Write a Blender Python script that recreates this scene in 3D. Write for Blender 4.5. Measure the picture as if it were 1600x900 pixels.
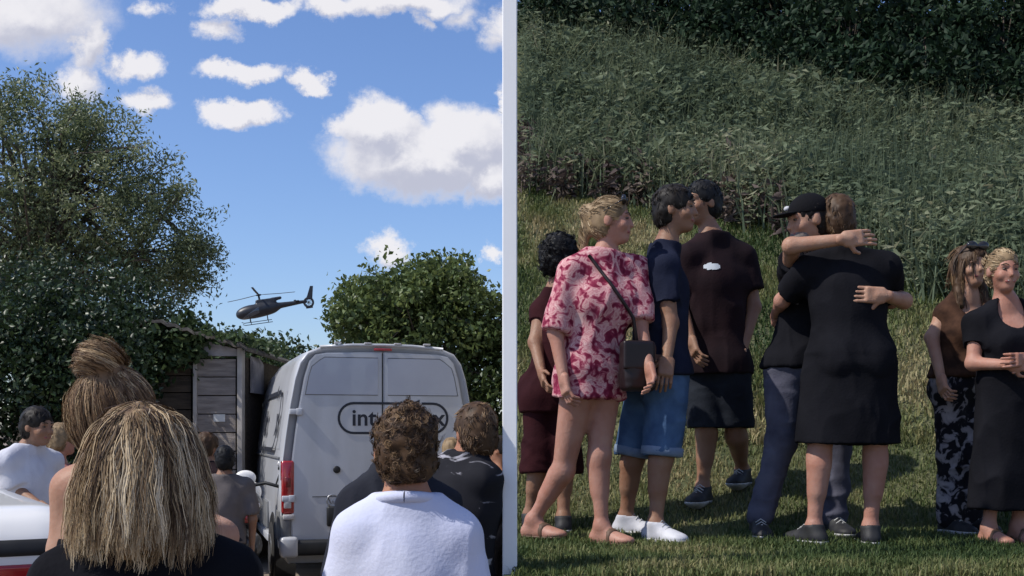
import bpy, bmesh, math, random
import numpy as np
from mathutils import Vector, Matrix

for o in list(bpy.data.objects):
    bpy.data.objects.remove(o, do_unlink=True)
SC = bpy.context.scene
COL = SC.collection
rng = np.random.default_rng(7)
R = math.radians

# ------------------------------------------------------------------ camera
FPX, HZ, CH = 1800.0, 680.0, 1.6          # focal length (photo px), horizon row, eye height
cam_d = bpy.data.cameras.new("camera")
cam_d.sensor_width = 36.0
cam_d.lens = 36.0 * FPX / 1600.0
cam_d.shift_y = (HZ - 450.0) / 1600.0
cam_d.clip_start = 0.1
cam_d.clip_end = 6000
cam = bpy.data.objects.new("camera", cam_d)
cam.location = (0, 0, CH)
cam.rotation_euler = (R(90), 0, 0)
COL.objects.link(cam)
SC.camera = cam

# ------------------------------------------------------------------ sun and sky
SUN_DIR = np.array([-0.66, -0.24, 0.80]); SUN_DIR /= np.linalg.norm(SUN_DIR)
EL = math.asin(SUN_DIR[2]); AZ = math.atan2(SUN_DIR[0], SUN_DIR[1])
sun_d = bpy.data.lights.new("sun", 'SUN')
sun_d.energy = 3.6
sun_d.angle = R(0.53)
sun_d.color = (1.0, 0.955, 0.88)
sun = bpy.data.objects.new("sun", sun_d)
sun.rotation_euler = Vector(SUN_DIR).to_track_quat('Z', 'Y').to_euler()
sun.location = (0, 0, 60)
COL.objects.link(sun)

SC.view_settings.view_transform = 'Standard'
SC.view_settings.look = 'None'
SC.view_settings.exposure = 0.38
SC.view_settings.gamma = 1.0
SC.view_settings.use_curve_mapping = False

W = bpy.data.worlds.new("World"); SC.world = W
W.use_nodes = True
nt = W.node_tree; N = nt.nodes; L = nt.links
for n in list(N): N.remove(n)
def nd(t, **k):
    n = N.new(t)
    for a, b in k.items(): setattr(n, a, b)
    return n
def mth(op, a, b=None, c=None, clamp=False):
    n = nd('ShaderNodeMath', operation=op, use_clamp=clamp)
    for i, v in enumerate((a, b, c)):
        if v is None: continue
        if isinstance(v, (int, float)): n.inputs[i].default_value = v
        else: L.new(v, n.inputs[i])
    return n.outputs[0]
def vmt(op, a, b=None):
    n = nd('ShaderNodeVectorMath', operation=op)
    for i, v in enumerate((a, b)):
        if v is None: continue
        if isinstance(v, (tuple, list)): n.inputs[i].default_value = v
        else: L.new(v, n.inputs[i])
    return n
sky = nd('ShaderNodeTexSky', sky_type='NISHITA')
sky.sun_disc = False
sky.sun_elevation = EL
sky.sun_rotation = AZ
sky.air_density = 1.15; sky.dust_density = 0.5; sky.ozone_density = 3.0; sky.altitude = 100
tc = nd('ShaderNodeTexCoord')
sp = nd('ShaderNodeSeparateXYZ'); L.new(tc.outputs['Generated'], sp.inputs[0])
yy = mth('MAXIMUM', sp.outputs[1], 0.06)
uu = mth('DIVIDE', sp.outputs[0], yy)
vv = mth('DIVIDE', sp.outputs[2], yy)
cb = nd('ShaderNodeCombineXYZ'); L.new(uu, cb.inputs[0]); L.new(vv, cb.inputs[1])
n1 = nd('ShaderNodeTexNoise'); n1.inputs['Scale'].default_value = 20; n1.inputs['Detail'].default_value = 8
n1.inputs['Roughness'].default_value = 0.66
L.new(cb.outputs[0], n1.inputs['Vector'])
wv = vmt('SUBTRACT', n1.outputs['Color'], (0.5, 0.5, 0.5))
wv2 = vmt('MULTIPLY', wv.outputs[0], (0.085, 0.050, 0))
uvw = vmt('ADD', cb.outputs[0], wv2.outputs[0]).outputs[0]
#          cx   cy   rx  ry  strength
CLOUDS = [(660, 245, 150, 62, 1.5), (590, 205, 72, 52, 1.5), (725, 225, 95, 62, 1.5), (770, 280, 60, 42, 1.3),
          (790, 160, 26, 32, 1.1), (800, 40, 40, 40, .8), (720, 30, 40, 22, .55),
          (388, 112, 74, 19, 1.15), (372, 176, 60, 24, 1.3), (486, 133, 38, 18, 1.0),
          (385, 12, 85, 20, 1.2), (336, 48, 38, 22, .8), (520, 8, 60, 22, 1.1), (620, 4, 120, 24, 1.1), (650, 40, 16, 16, .5),
          (40, 25, 150, 62, .95), (140, 70, 36, 52, .9), (215, 106, 52, 22, 1.0), (225, 160, 52, 20, .95), (240, 10, 22, 14, .5),
          (608, 384, 42, 26, 1.0), (760, 386, 20, 12, .7), (120, 130, 40, 40, .8)]
def cloud_field(uv):
    f = None
    for cx, cy, rx, ry, st in CLOUDS:
        a = vmt('SUBTRACT', uv, ((cx - 800) / FPX, (HZ - cy) / FPX, 0))
        b = vmt('MULTIPLY', a.outputs[0], (FPX / (rx * 1.12), FPX / (ry * 1.12), 0))
        l = vmt('LENGTH', b.outputs[0])
        e = mth('MULTIPLY', mth('SUBTRACT', 1.0, l.outputs['Value']), st)
        f = e if f is None else mth('MAXIMUM', f, e)
    return f
fld = cloud_field(uvw)
fup = cloud_field(vmt('ADD', uvw, (-.006, .016, 0)).outputs[0])
# beyond the frame: scattered fair-weather clouds from noise on the sky direction
n2 = nd('ShaderNodeTexNoise'); n2.inputs['Scale'].default_value = 3.4; n2.inputs['Detail'].default_value = 7
L.new(tc.outputs['Generated'], n2.inputs['Vector'])
gen = mth('MULTIPLY', mth('SUBTRACT', n2.outputs['Fac'], 0.56), 6.0)
du = mth('ABSOLUTE', mth('ADD', uu, 0.18)); dv = mth('ABSOLUTE', mth('SUBTRACT', vv, 0.15))
inm = mth('MULTIPLY', mth('LESS_THAN', du, 0.36), mth('LESS_THAN', dv, 0.36))
inm = mth('MULTIPLY', inm, mth('GREATER_THAN', sp.outputs[1], 0.3))
gen = mth('SUBTRACT', gen, mth('MULTIPLY', inm, 9.0))
fld = mth('MAXIMUM', fld, gen)
mr = nd('ShaderNodeMapRange', interpolation_type='SMOOTHSTEP')
mr.inputs['From Min'].default_value = -0.06; mr.inputs['From Max'].default_value = 0.50
L.new(fld, mr.inputs['Value'])
above = nd('ShaderNodeMapRange'); above.inputs['From Min'].default_value = 0.0; above.inputs['From Max'].default_value = 0.06
L.new(sp.outputs[2], above.inputs['Value'])
alpha = mth('MULTIPLY', mth('MULTIPLY', mr.outputs[0], above.outputs[0]), 0.93)
n3 = nd('ShaderNodeTexNoise'); n3.inputs['Detail'].default_value = 6
L.new(cb.outputs[0], n3.inputs['Vector'])
n3.inputs['Scale'].default_value = 22; n3.inputs['Roughness'].default_value = .6
lit = mth('ADD', mth('SUBTRACT', fld, fup), mth('MULTIPLY', mth('SUBTRACT', n3.outputs['Fac'], .5), 1.6))
m2 = nd('ShaderNodeMapRange', interpolation_type='SMOOTHSTEP')
m2.inputs['From Min'].default_value = 0.52; m2.inputs['From Max'].default_value = -0.50; L.new(lit, m2.inputs['Value'])
gsh = mth('MULTIPLY', m2.outputs[0], mth('MULTIPLY', mr.outputs[0], 0.9))
cc = nd('ShaderNodeMix', data_type='RGBA')
cc.inputs['A'].default_value = (6.6, 6.45, 6.6, 1); cc.inputs['B'].default_value = (3.7, 3.8, 4.6, 1)
L.new(gsh, cc.inputs['Factor'])
mx = nd('ShaderNodeMix', data_type='RGBA')
L.new(alpha, mx.inputs['Factor'])
tint = nd('ShaderNodeMix', data_type='RGBA', blend_type='MULTIPLY'); tint.inputs['Factor'].default_value = 1.0; tint.inputs['B'].default_value = (.80, .88, 1.12, 1)
L.new(sky.outputs[0], tint.inputs['A']); L.new(tint.outputs['Result'], mx.inputs['A']); L.new(cc.outputs['Result'], mx.inputs['B'])
bg = nd('ShaderNodeBackground'); bg.inputs['Strength'].default_value = 0.105
L.new(mx.outputs['Result'], bg.inputs['Color'])
wo = nd('ShaderNodeOutputWorld'); L.new(bg.outputs[0], wo.inputs[0])

# ------------------------------------------------------------------ helpers
def P(px, py, Y):
    """photo pixel at depth Y -> world point"""
    return np.array([(px - 800.0) / FPX * Y, Y, CH - (py - HZ) / FPX * Y])
def nrm(v):
    v = np.asarray(v, float); l = np.linalg.norm(v)
    return v / l if l > 1e-9 else v
def lerp(a, b, t): return np.asarray(a, float) * (1 - t) + np.asarray(b, float) * t

def _hash(i, j, k, seed):
    h = (i * 374761393 + j * 668265263 + k * 2147483647 + seed * 1274126177) & 0xffffffff
    h = ((h ^ (h >> 13)) * 1274126177) & 0xffffffff
    return ((h ^ (h >> 16)) & 0xffff) / 65535.0
def vnoise(p, scale=1.0, seed=0):
    p = np.asarray(p, float) * scale
    b = np.floor(p).astype(np.int64); f = p - b; f = f * f * (3 - 2 * f)
    r = 0
    for dx in (0, 1):
        wx = f[:, 0] if dx else 1 - f[:, 0]
        for dy in (0, 1):
            wy = f[:, 1] if dy else 1 - f[:, 1]
            for dz in (0, 1):
                wz = f[:, 2] if dz else 1 - f[:, 2]
                r = r + wx * wy * wz * _hash(b[:, 0] + dx, b[:, 1] + dy, b[:, 2] + dz, seed)
    return r * 2 - 1

def new_mesh(name, V, F, shade=None, smooth=True):
    V = np.asarray(V, np.float32)
    me = bpy.data.meshes.new(name)
    if isinstance(F, np.ndarray):
        n, c = F.shape
        me.vertices.add(len(V)); me.vertices.foreach_set('co', V.ravel())
        me.loops.add(n * c); me.loops.foreach_set('vertex_index', F.astype(np.int32).ravel())
        me.polygons.add(n)
        me.polygons.foreach_set('loop_start', np.arange(0, n * c, c, dtype=np.int32))
        me.update(calc_edges=True)
    else:
        me.from_pydata([tuple(v) for v in V], [], [tuple(f) for f in F])
        me.update()
    if smooth and len(me.polygons):
        me.polygons.foreach_set('use_smooth', np.ones(len(me.polygons), bool))
    if shade is not None:
        at = me.attributes.new('shade', 'FLOAT', 'POINT')
        at.data.foreach_set('value', np.asarray(shade, np.float32))
    return me
def tagit(o, label=None, cat=None, group=None, kind=None):
    if label: o['label'] = label
    if cat: o['category'] = cat
    if group: o['group'] = group
    if kind: o['kind'] = kind
    return o
def obj(name, VF, m, parent=None, label=None, cat=None, group=None, kind=None, loc=None, smooth=True, shade=None):
    if isinstance(VF, bpy.types.Mesh): me = VF
    else:
        V, F = VF[0], VF[1]
        if len(VF) > 2 and shade is None: shade = VF[2]
        V = np.asarray(V, float)
        if loc is not None: V = V - np.asarray(loc, float)
        me = new_mesh(name, V, F, shade, smooth)
    if m is not None and not me.materials: me.materials.append(m)
    o = bpy.data.objects.new(name, me)
    COL.objects.link(o)
    if loc is not None: o.location = loc
    if parent is not None: o.parent = parent
    return tagit(o, label, cat, group, kind)
def thing(name, label, cat, loc=(0, 0, 0), rz=0.0, group=None):
    o = bpy.data.objects.new(name, None); o.empty_display_size = 0.2
    COL.objects.link(o); o.location = loc; o.rotation_euler = (0, 0, rz)
    return tagit(o, label, cat, group)

class MB:
    """collects boxes, tubes and plates into one mesh"""
    def __init__(s): s.V = []; s.F = []
    def add(s, V, F):
        b = len(s.V); s.V += [tuple(v) for v in V]; s.F += [tuple(i + b for i in f) for f in F]; return s
    def box(s, c, h, bev=0.0, M=None):
        bm = bmesh.new(); bmesh.ops.create_cube(bm, size=2)
        for v in bm.verts: v.co = Vector((v.co.x * h[0], v.co.y * h[1], v.co.z * h[2]))
        if bev > 0: bmesh.ops.bevel(bm, geom=bm.edges[:], offset=bev, segments=2, affect='EDGES', profile=.5)
        bm.verts.index_update()
        V = []
        for v in bm.verts:
            q = np.array(v.co)
            if M is not None: q = M @ q
            V.append(q + np.asarray(c, float))
        F = [[v.index for v in f.verts] for f in bm.faces]; bm.free()
        return s.add(V, F)
    def tube(s, pts, rad, n=8, cap=True):
        pts = [np.asarray(p, float) for p in pts]
        if not isinstance(rad, (list, tuple, np.ndarray)): rad = [rad] * len(pts)
        V = []; F = []; ref = None
        for i, p in enumerate(pts):
            t = nrm(pts[min(i + 1, len(pts) - 1)] - pts[max(i - 1, 0)])
            if ref is None:
                ref = np.array([0, 0, 1.0]) if abs(t[2]) < .9 else np.array([1.0, 0, 0])
            a = nrm(np.cross(t, ref)); b = np.cross(t, a); ref = -b if np.dot(-b, ref) > 0 else b
            for k in range(n):
                w = 2 * math.pi * k / n
                V.append(p + rad[i] * (a * math.cos(w) + b * math.sin(w)))
        for i in range(len(pts) - 1):
            for k in range(n):
                k2 = (k + 1) % n
                F.append((i * n + k, i * n + k2, (i + 1) * n + k2, (i + 1) * n + k))
        if cap:
            F.append(tuple(range(n))); F.append(tuple(range((len(pts) - 1) * n, len(pts) * n)))
        return s.add(V, F)
    def lathe(s, c, axis, prof, n=24):
        """prof: list of (along, radius)"""
        ax = nrm(axis); ref = np.array([0, 0, 1.0]) if abs(ax[2]) < .9 else np.array([1.0, 0, 0])
        a = nrm(np.cross(ax, ref)); b = np.cross(ax, a); V = []; F = []
        for (t, r) in prof:
            for k in range(n):
                w = 2 * math.pi * k / n
                V.append(np.asarray(c, float) + ax * t + r * (a * math.cos(w) + b * math.sin(w)))
        for i in range(len(prof) - 1):
            for k in range(n):
                k2 = (k + 1) % n
                F.append((i * n + k, i * n + k2, (i + 1) * n + k2, (i + 1) * n + k))
        F.append(tuple(range(n))); F.append(tuple(range((len(prof) - 1) * n, len(prof) * n)))
        return s.add(V, F)
    def prism(s, poly, d):
        """poly: list of 3D points, extruded by vector d"""
        n = len(poly); V = [np.asarray(p, float) for p in poly] + [np.asarray(p, float) + np.asarray(d, float) for p in poly]
        F = [tuple(range(n)), tuple(range(2 * n - 1, n - 1, -1))] + [(i, (i + 1) % n, (i + 1) % n + n, i + n) for i in range(n)]
        return s.add(V, F)
    def get(s): return (s.V, s.F)

# ------------------------------------------------------------------ implicit surfaces (smooth unions of tapered limbs)
class Fld:
    def __init__(s, lo, hi, h):
        s.h = h; s.lo = np.asarray(lo, float)
        s.n = np.ceil((np.asarray(hi, float) - s.lo) / h).astype(int) + 1
        s.f = np.full(tuple(s.n), 0.5, np.float32)
        s.ax = [(s.lo[i] + np.arange(s.n[i]) * h).astype(np.float32) for i in range(3)]
    def blk(s, lo, hi):
        a = np.clip(np.floor((lo - s.lo) / s.h).astype(int), 0, s.n); b = np.clip(np.ceil((hi - s.lo) / s.h).astype(int) + 1, 0, s.n)
        sl = tuple(slice(a[i], b[i]) for i in range(3))
        X = s.ax[0][sl[0]][:, None, None]; Y = s.ax[1][sl[1]][None, :, None]; Z = s.ax[2][sl[2]][None, None, :]
        return sl, X, Y, Z
    def put(s, prim, k=0.0, op='u'):
        lo, hi = pbounds(prim); m = max(k, 2 * s.h) + 0.01
        sl, X, Y, Z = s.blk(lo - m, hi + m)
        if s.f[sl].size == 0: return
        d = peval(prim, X, Y, Z); a = s.f[sl]
        if op == 'u':
            if k > 0:
                h = np.clip(.5 + .5 * (a - d) / k, 0, 1)
                s.f[sl] = a * (1 - h) + d * h - k * h * (1 - h)
            else: s.f[sl] = np.minimum(a, d)
        elif op == 's':
            if k > 0:
                d = -d; h = np.clip(.5 - .5 * (a - d) / k, 0, 1)
                s.f[sl] = a * (1 - h) + d * h + k * h * (1 - h)
            else: s.f[sl] = np.maximum(a, -d)
    def cut(s, pt, n):
        X = s.ax[0][:, None, None]; Y = s.ax[1][None, :, None]; Z = s.ax[2][None, None, :]
        s.f = np.maximum(s.f, (X - pt[0]) * n[0] + (Y - pt[1]) * n[1] + (Z - pt[2]) * n[2])
def pbounds(p):
    t = p[0]
    if t == 'c':
        r = max(p[3], p[4]); return np.minimum(p[1], p[2]) - r, np.maximum(p[1], p[2]) + r
    if t == 'e':
        m = np.abs(np.asarray(p[3])) @ np.asarray(p[2]); return p[1] - m, p[1] + m
    if t == 'b':
        m = np.abs(np.asarray(p[3])) @ np.asarray(p[2]); return p[1] - m, p[1] + m
    if t == 'k':   # elliptic frustum: c0, c1, (rx0, ry0), (rx1, ry1), Rot
        r = max(max(p[3]), max(p[4])); return np.minimum(p[1], p[2]) - r, np.maximum(p[1], p[2]) + r
def peval(p, X, Y, Z):
    t = p[0]
    if t == 'c':
        a, b = np.asarray(p[1], np.float32), np.asarray(p[2], np.float32); ab = b - a; l2 = float(ab @ ab) + 1e-12
        x, y, z = X - a[0], Y - a[1], Z - a[2]
        h = np.clip((x * ab[0] + y * ab[1] + z * ab[2]) / l2, 0, 1)
        return np.sqrt((x - h * ab[0]) ** 2 + (y - h * ab[1]) ** 2 + (z - h * ab[2]) ** 2) - (p[3] + (p[4] - p[3]) * h)
    c = np.asarray(p[1], np.float32); x, y, z = X - c[0], Y - c[1], Z - c[2]
    if t == 'e':
        M = np.asarray(p[3], np.float32); r = p[2]
        q = [(x * M[0, i] + y * M[1, i] + z * M[2, i]) for i in range(3)]
        k0 = np.sqrt(sum((q[i] / r[i]) ** 2 for i in range(3))); k1 = np.sqrt(sum((q[i] / r[i] ** 2) ** 2 for i in range(3))) + 1e-9
        return k0 * (k0 - 1) / k1
    if t == 'b':
        M = np.asarray(p[3], np.float32); r = p[2]; rd = p[4]
        q = [np.abs(x * M[0, i] + y * M[1, i] + z * M[2, i]) - (r[i] - rd) for i in range(3)]
        o = np.sqrt(sum(np.maximum(v, 0) ** 2 for v in q))
        return o + np.minimum(np.maximum(np.maximum(q[0], q[1]), q[2]), 0) - rd
    if t == 'k':
        c1 = np.asarray(p[2], np.float32); ax = c1 - c; l = float(np.linalg.norm(ax)); ax = ax / l
        M = np.asarray(p[5], np.float32)
        h = x * ax[0] + y * ax[1] + z * ax[2]; tt = np.clip(h / l, 0, 1)
        qx = x * M[0, 0] + y * M[1, 0] + z * M[2, 0]; qy = x * M[0, 1] + y * M[1, 1] + z * M[2, 1]
        ox = float(ax @ M[:, 0]); oy = float(ax @ M[:, 1])
        rx = p[3][0] + (p[4][0] - p[3][0]) * tt; ry = p[3][1] + (p[4][1] - p[3][1]) * tt
        d = (np.sqrt(((qx - h * ox) / rx) ** 2 + ((qy - h * oy) / ry) ** 2) - 1) * np.minimum(rx, ry)
        return np.maximum(d, np.maximum(-h, h - l))
def nets(F):
    f = F.f; n = f.shape
    s = f < 0
    cs = np.zeros((n[0] - 1, n[1] - 1, n[2] - 1), np.int8)
    for dx in (0, 1):
        for dy in (0, 1):
            for dz in (0, 1):
                cs += s[dx:n[0] - 1 + dx, dy:n[1] - 1 + dy, dz:n[2] - 1 + dz]
    act = np.argwhere((cs > 0) & (cs < 8))
    idx = np.full(cs.shape, -1, np.int32); idx[act[:, 0], act[:, 1], act[:, 2]] = np.arange(len(act))
    corner = {}
    for dx in (0, 1):
        for dy in (0, 1):
            for dz in (0, 1):
                corner[dx, dy, dz] = f[act[:, 0] + dx, act[:, 1] + dy, act[:, 2] + dz]
    acc = np.zeros((len(act), 3)); cnt = np.zeros(len(act))
    for a in range(3):
        o = [i for i in range(3) if i != a]
        for u in (0, 1):
            for v in (0, 1):
                p0 = [0, 0, 0]; p0[o[0]] = u; p0[o[1]] = v; p1 = list(p0); p1[a] = 1
                f0, f1 = corner[tuple(p0)], corner[tuple(p1)]
                m = (f0 < 0) != (f1 < 0)
                t = f0[m] / (f0[m] - f1[m])
                q = np.tile(np.array(p0, float), (m.sum(), 1)); q[:, a] = t
                acc[m] += q; cnt[m] += 1
    V = F.lo + (act + acc / np.maximum(cnt, 1)[:, None]) * F.h
    Q = []
    for a in range(3):
        b, c = (a + 1) % 3, (a + 2) % 3
        sl0 = [slice(None)] * 3; sl1 = [slice(None)] * 3
        sl0[a] = slice(0, n[a] - 1); sl1[a] = slice(1, n[a])
        ch = s[tuple(sl0)] != s[tuple(sl1)]
        e = np.argwhere(ch)
        ok = (e[:, b] > 0) & (e[:, c] > 0) & (e[:, b] < n[b] - 1) & (e[:, c] < n[c] - 1)
        e = e[ok]
        neg = s[tuple(e.T)]
        def at(db, dc):
            q = e.copy(); q[:, b] += db; q[:, c] += dc; return idx[tuple(q.T)]
        quad = np.stack([at(-1, -1), at(0, -1), at(0, 0), at(-1, 0)], 1)
        quad[~neg] = quad[~neg][:, ::-1]
        Q.append(quad)
    Q = np.concatenate(Q)
    return V, Q
def sdf(items, h, cuts=(), pad=0.03):
    """items: (prim, k, op)"""
    los, his = zip(*[pbounds(i[0]) for i in items if i[2] == 'u'])
    F = Fld(np.min(los, 0) - pad, np.max(his, 0) + pad, h)
    for pr, k, op in items: F.put(pr, k, op)
    for pt, n in cuts: F.cut(np.asarray(pt, float), nrm(n))
    return nets(F)
def vnormals(V, Q):
    fn = np.cross(V[Q[:, 2]] - V[Q[:, 0]], V[Q[:, 3]] - V[Q[:, 1]])
    n = np.zeros_like(V)
    for i in range(4): np.add.at(n, Q[:, i], fn)
    return n / (np.linalg.norm(n, axis=1)[:, None] + 1e-12)
def rumple(VQ, amp, scale, seed=0, stretch=(1, 1, 1)):
    V, Q = VQ; n = vnormals(V, Q); p = V * np.asarray(stretch)
    d = vnoise(p, scale, seed) * .6 + vnoise(p, scale * 2.1, seed + 1) * .4
    return V + n * (d * amp)[:, None], Q
def creases(VQ, amp, scale, seed=0, stretch=(1, 1, 1), rot=None):
    V, Q = VQ; n = vnormals(V, Q); p = V if rot is None else V @ rot
    p = p * np.asarray(stretch); p = p + .05 * np.stack([vnoise(p, 6, seed + 7), vnoise(p, 6, seed + 8), vnoise(p, 6, seed + 9)], 1)
    d = (1 - np.abs(vnoise(p, scale, seed))) ** 2.2 - .45
    m = np.clip(.6 + vnoise(V, 3.5, seed + 4), 0, 1.2)
    return V + n * (d * m * amp)[:, None], Q
I3 = np.eye(3)
def joinVF(*parts):
    Vs = []; Fs = []; b = 0
    for V, F in parts:
        Vs.append(V); Fs.append(np.asarray(F) + b); b += len(V)
    return np.concatenate(Vs), np.concatenate(Fs)

# ------------------------------------------------------------------ materials
MATS = {}
def mat(name, col, rough=.6, col2=None, scale=6.0, bump=0.0, bscale=60.0, spec=.3, metal=0.0, coat=0.0, trans=0.0, detail=5, lo=.35, hi=.65, sheen=0.0, stretch=None):
    m = bpy.data.materials.new(name); m.use_nodes = True; t = m.node_tree; b = t.nodes['Principled BSDF']
    b.inputs['Roughness'].default_value = rough; b.inputs['Specular IOR Level'].default_value = spec
    b.inputs['Metallic'].default_value = metal; b.inputs['Coat Weight'].default_value = coat
    b.inputs['Transmission Weight'].default_value = trans
    b.inputs['Sheen Weight'].default_value = sheen
    tc = t.nodes.new('ShaderNodeTexCoord'); src = tc.outputs['Object']
    if stretch:
        mp = t.nodes.new('ShaderNodeMapping'); mp.inputs['Scale'].default_value = stretch
        t.links.new(src, mp.inputs['Vector']); src = mp.outputs[0]
    nz = t.nodes.new('ShaderNodeTexNoise'); nz.inputs['Scale'].default_value = scale; nz.inputs['Detail'].default_value = detail
    t.links.new(src, nz.inputs['Vector'])
    rp = t.nodes.new('ShaderNodeValToRGB'); rp.color_ramp.elements[0].position = lo; rp.color_ramp.elements[1].position = hi
    c2 = col2 if col2 is not None else tuple(c * .78 for c in col)
    rp.color_ramp.elements[0].color = (*c2, 1); rp.color_ramp.elements[1].color = (*col, 1)
    t.links.new(nz.outputs['Fac'], rp.inputs['Fac']); t.links.new(rp.outputs[0], b.inputs['Base Color'])
    if bump > 0:
        n2 = t.nodes.new('ShaderNodeTexNoise'); n2.inputs['Scale'].default_value = bscale; n2.inputs['Detail'].default_value = 4
        t.links.new(src, n2.inputs['Vector'])
        bp = t.nodes.new('ShaderNodeBump'); bp.inputs['Strength'].default_value = bump; bp.inputs['Distance'].default_value = 0.02
        t.links.new(n2.outputs['Fac'], bp.inputs['Height']); t.links.new(bp.outputs[0], b.inputs['Normal'])
    MATS[name] = m
    return m
def amat(name, cols, rough=.55, transl=0.0, spec=.25, pos=None):
    """colour from the per-leaf / per-strand 'shade' attribute"""
    m = bpy.data.materials.new(name); m.use_nodes = True; t = m.node_tree; b = t.nodes['Principled BSDF']
    a = t.nodes.new('ShaderNodeAttribute'); a.attribute_name = 'shade'
    rp = t.nodes.new('ShaderNodeValToRGB')
    while len(rp.color_ramp.elements) < len(cols): rp.color_ramp.elements.new(.5)
    for i, c in enumerate(cols):
        rp.color_ramp.elements[i].position = (pos[i] if pos else i / (len(cols) - 1)); rp.color_ramp.elements[i].color = (*c, 1)
    t.links.new(a.outputs['Fac'], rp.inputs['Fac']); t.links.new(rp.outputs[0], b.inputs['Base Color'])
    b.inputs['Roughness'].default_value = rough; b.inputs['Specular IOR Level'].default_value = spec
    if transl > 0:
        out = t.nodes['Material Output']; tr = t.nodes.new('ShaderNodeBsdfTranslucent'); ms = t.nodes.new('ShaderNodeMixShader')
        hs = t.nodes.new('ShaderNodeHueSaturation'); hs.inputs['Value'].default_value = 1.35; hs.inputs['Hue'].default_value = .485
        t.links.new(rp.outputs[0], hs.inputs['Color']); t.links.new(hs.outputs[0], tr.inputs['Color'])
        ms.inputs[0].default_value = transl
        t.links.new(b.outputs[0], ms.inputs[1]); t.links.new(tr.outputs[0], ms.inputs[2]); t.links.new(ms.outputs[0], out.inputs[0])
    MATS[name] = m
    return m

# ------------------------------------------------------------------ foliage helpers
def leaves(C, size, seed=0, up=0.25, aspect=.5, dirs=None):
    """one folded four-point leaf at every centre"""
    g = np.random.default_rng(seed); n = len(C)
    d = g.normal(size=(n, 3))
    if dirs is not None: d = d * .55 + dirs
    d[:, 2] += up * g.normal(size=n) - up * .5
    d /= np.linalg.norm(d, axis=1)[:, None]
    q = g.normal(size=(n, 3)); w = np.cross(d, q); w /= np.linalg.norm(w, axis=1)[:, None] + 1e-9
    nn = np.cross(d, w)
    sz = (size * (0.6 + .8 * g.random(n)))[:, None]
    V = np.stack([C - d * sz * .5, C + w * sz * aspect * .5 + nn * sz * .12, C + d * sz * .5, C - w * sz * aspect * .5 + nn * sz * .12], 1).reshape(-1, 3)
    b = np.arange(n)[:, None] * 4
    F = np.concatenate([b + [0, 1, 2], b + [0, 2, 3]], 1).reshape(-1, 3)
    sh = np.repeat(g.random(n), 4)
    return V, F, sh
def crown_points(ells, nclump, per, clump_r, seed=0, shell=.45):
    """clumps of leaf positions spread through the ellipsoids: (centre, radii, weight)"""
    g = np.random.default_rng(seed); out = []; cen = []; tone = []
    w = np.array([e[2] if len(e) > 2 else 1.0 for e in ells]); w = w / w.sum()
    for _ in range(nclump):
        e = ells[g.choice(len(ells), p=w)]
        v = nrm(g.normal(size=3)); r = shell + (1 - shell) * g.random() ** .6
        c = np.asarray(e[0]) + v * r * np.asarray(e[1])
        cen.append(c); k = int(per * (.5 + g.random()))
        rr = clump_r * (.6 + .8 * g.random())
        out.append(c + np.clip(g.normal(size=(k, 3)), -1.7, 1.7) * rr * np.array([1, 1, .75])); tone.append(np.full(k, g.random()))
    return np.concatenate(out), np.array(cen), np.concatenate(tone)
def tree(name, base, trunk_top, trunk_r, ells, nclump, per, clump_r, leaf, leafmat, barkmat, label, seed=0, group=None, shell=.45, nlimb=40, aspect=.5, mask=None, cat='tree'):
    pts, cen, tone = crown_points(ells, nclump, per, clump_r, seed, shell)
    if mask is not None: tone = tone[mask(pts)]; pts = pts[mask(pts)]; cen = cen[mask(cen)]
    t = thing(name, label, cat, tuple(base), 0, group)
    b = np.asarray(base, float)
    mb = MB(); g = np.random.default_rng(seed + 5)
    top = np.asarray(trunk_top, float)
    mid = lerp(b, top, .5) + g.normal(size=3) * .04 * np.linalg.norm(top - b)
    path = [b + [0, 0, -.15], lerp(b, mid, .5), mid, lerp(mid, top, .5), top]
    mb.tube(path, [trunk_r * 1.25, trunk_r, trunk_r * .8, trunk_r * .6, trunk_r * .35], 10)
    sel = g.choice(len(cen), min(nlimb, len(cen)), replace=False)
    for i in sel:
        c = cen[i]; u = .35 + .6 * g.random(); s = lerp(path[2], path[4], (u - .35) / .6)
        m = lerp(s, c, .5) + np.array([0, 0, .12 * np.linalg.norm(c - s)]) + g.normal(size=3) * .06 * np.linalg.norm(c - s)
        r0 = trunk_r * (.10 + .10 * g.random())
        mb.tube([s, m, c], [r0, r0 * .6, r0 * .15], 5, cap=False)
    V, F = mb.get(); obj('trunk', (np.array(V) - b, F), barkmat, t)
    V, F, sh = leaves(pts, leaf, seed + 2, aspect=aspect); sh = sh * .55 + np.repeat(tone, 4) * .45
    obj('crown', (V - b, F, sh), leafmat, t, smooth=False)
    return t

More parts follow.
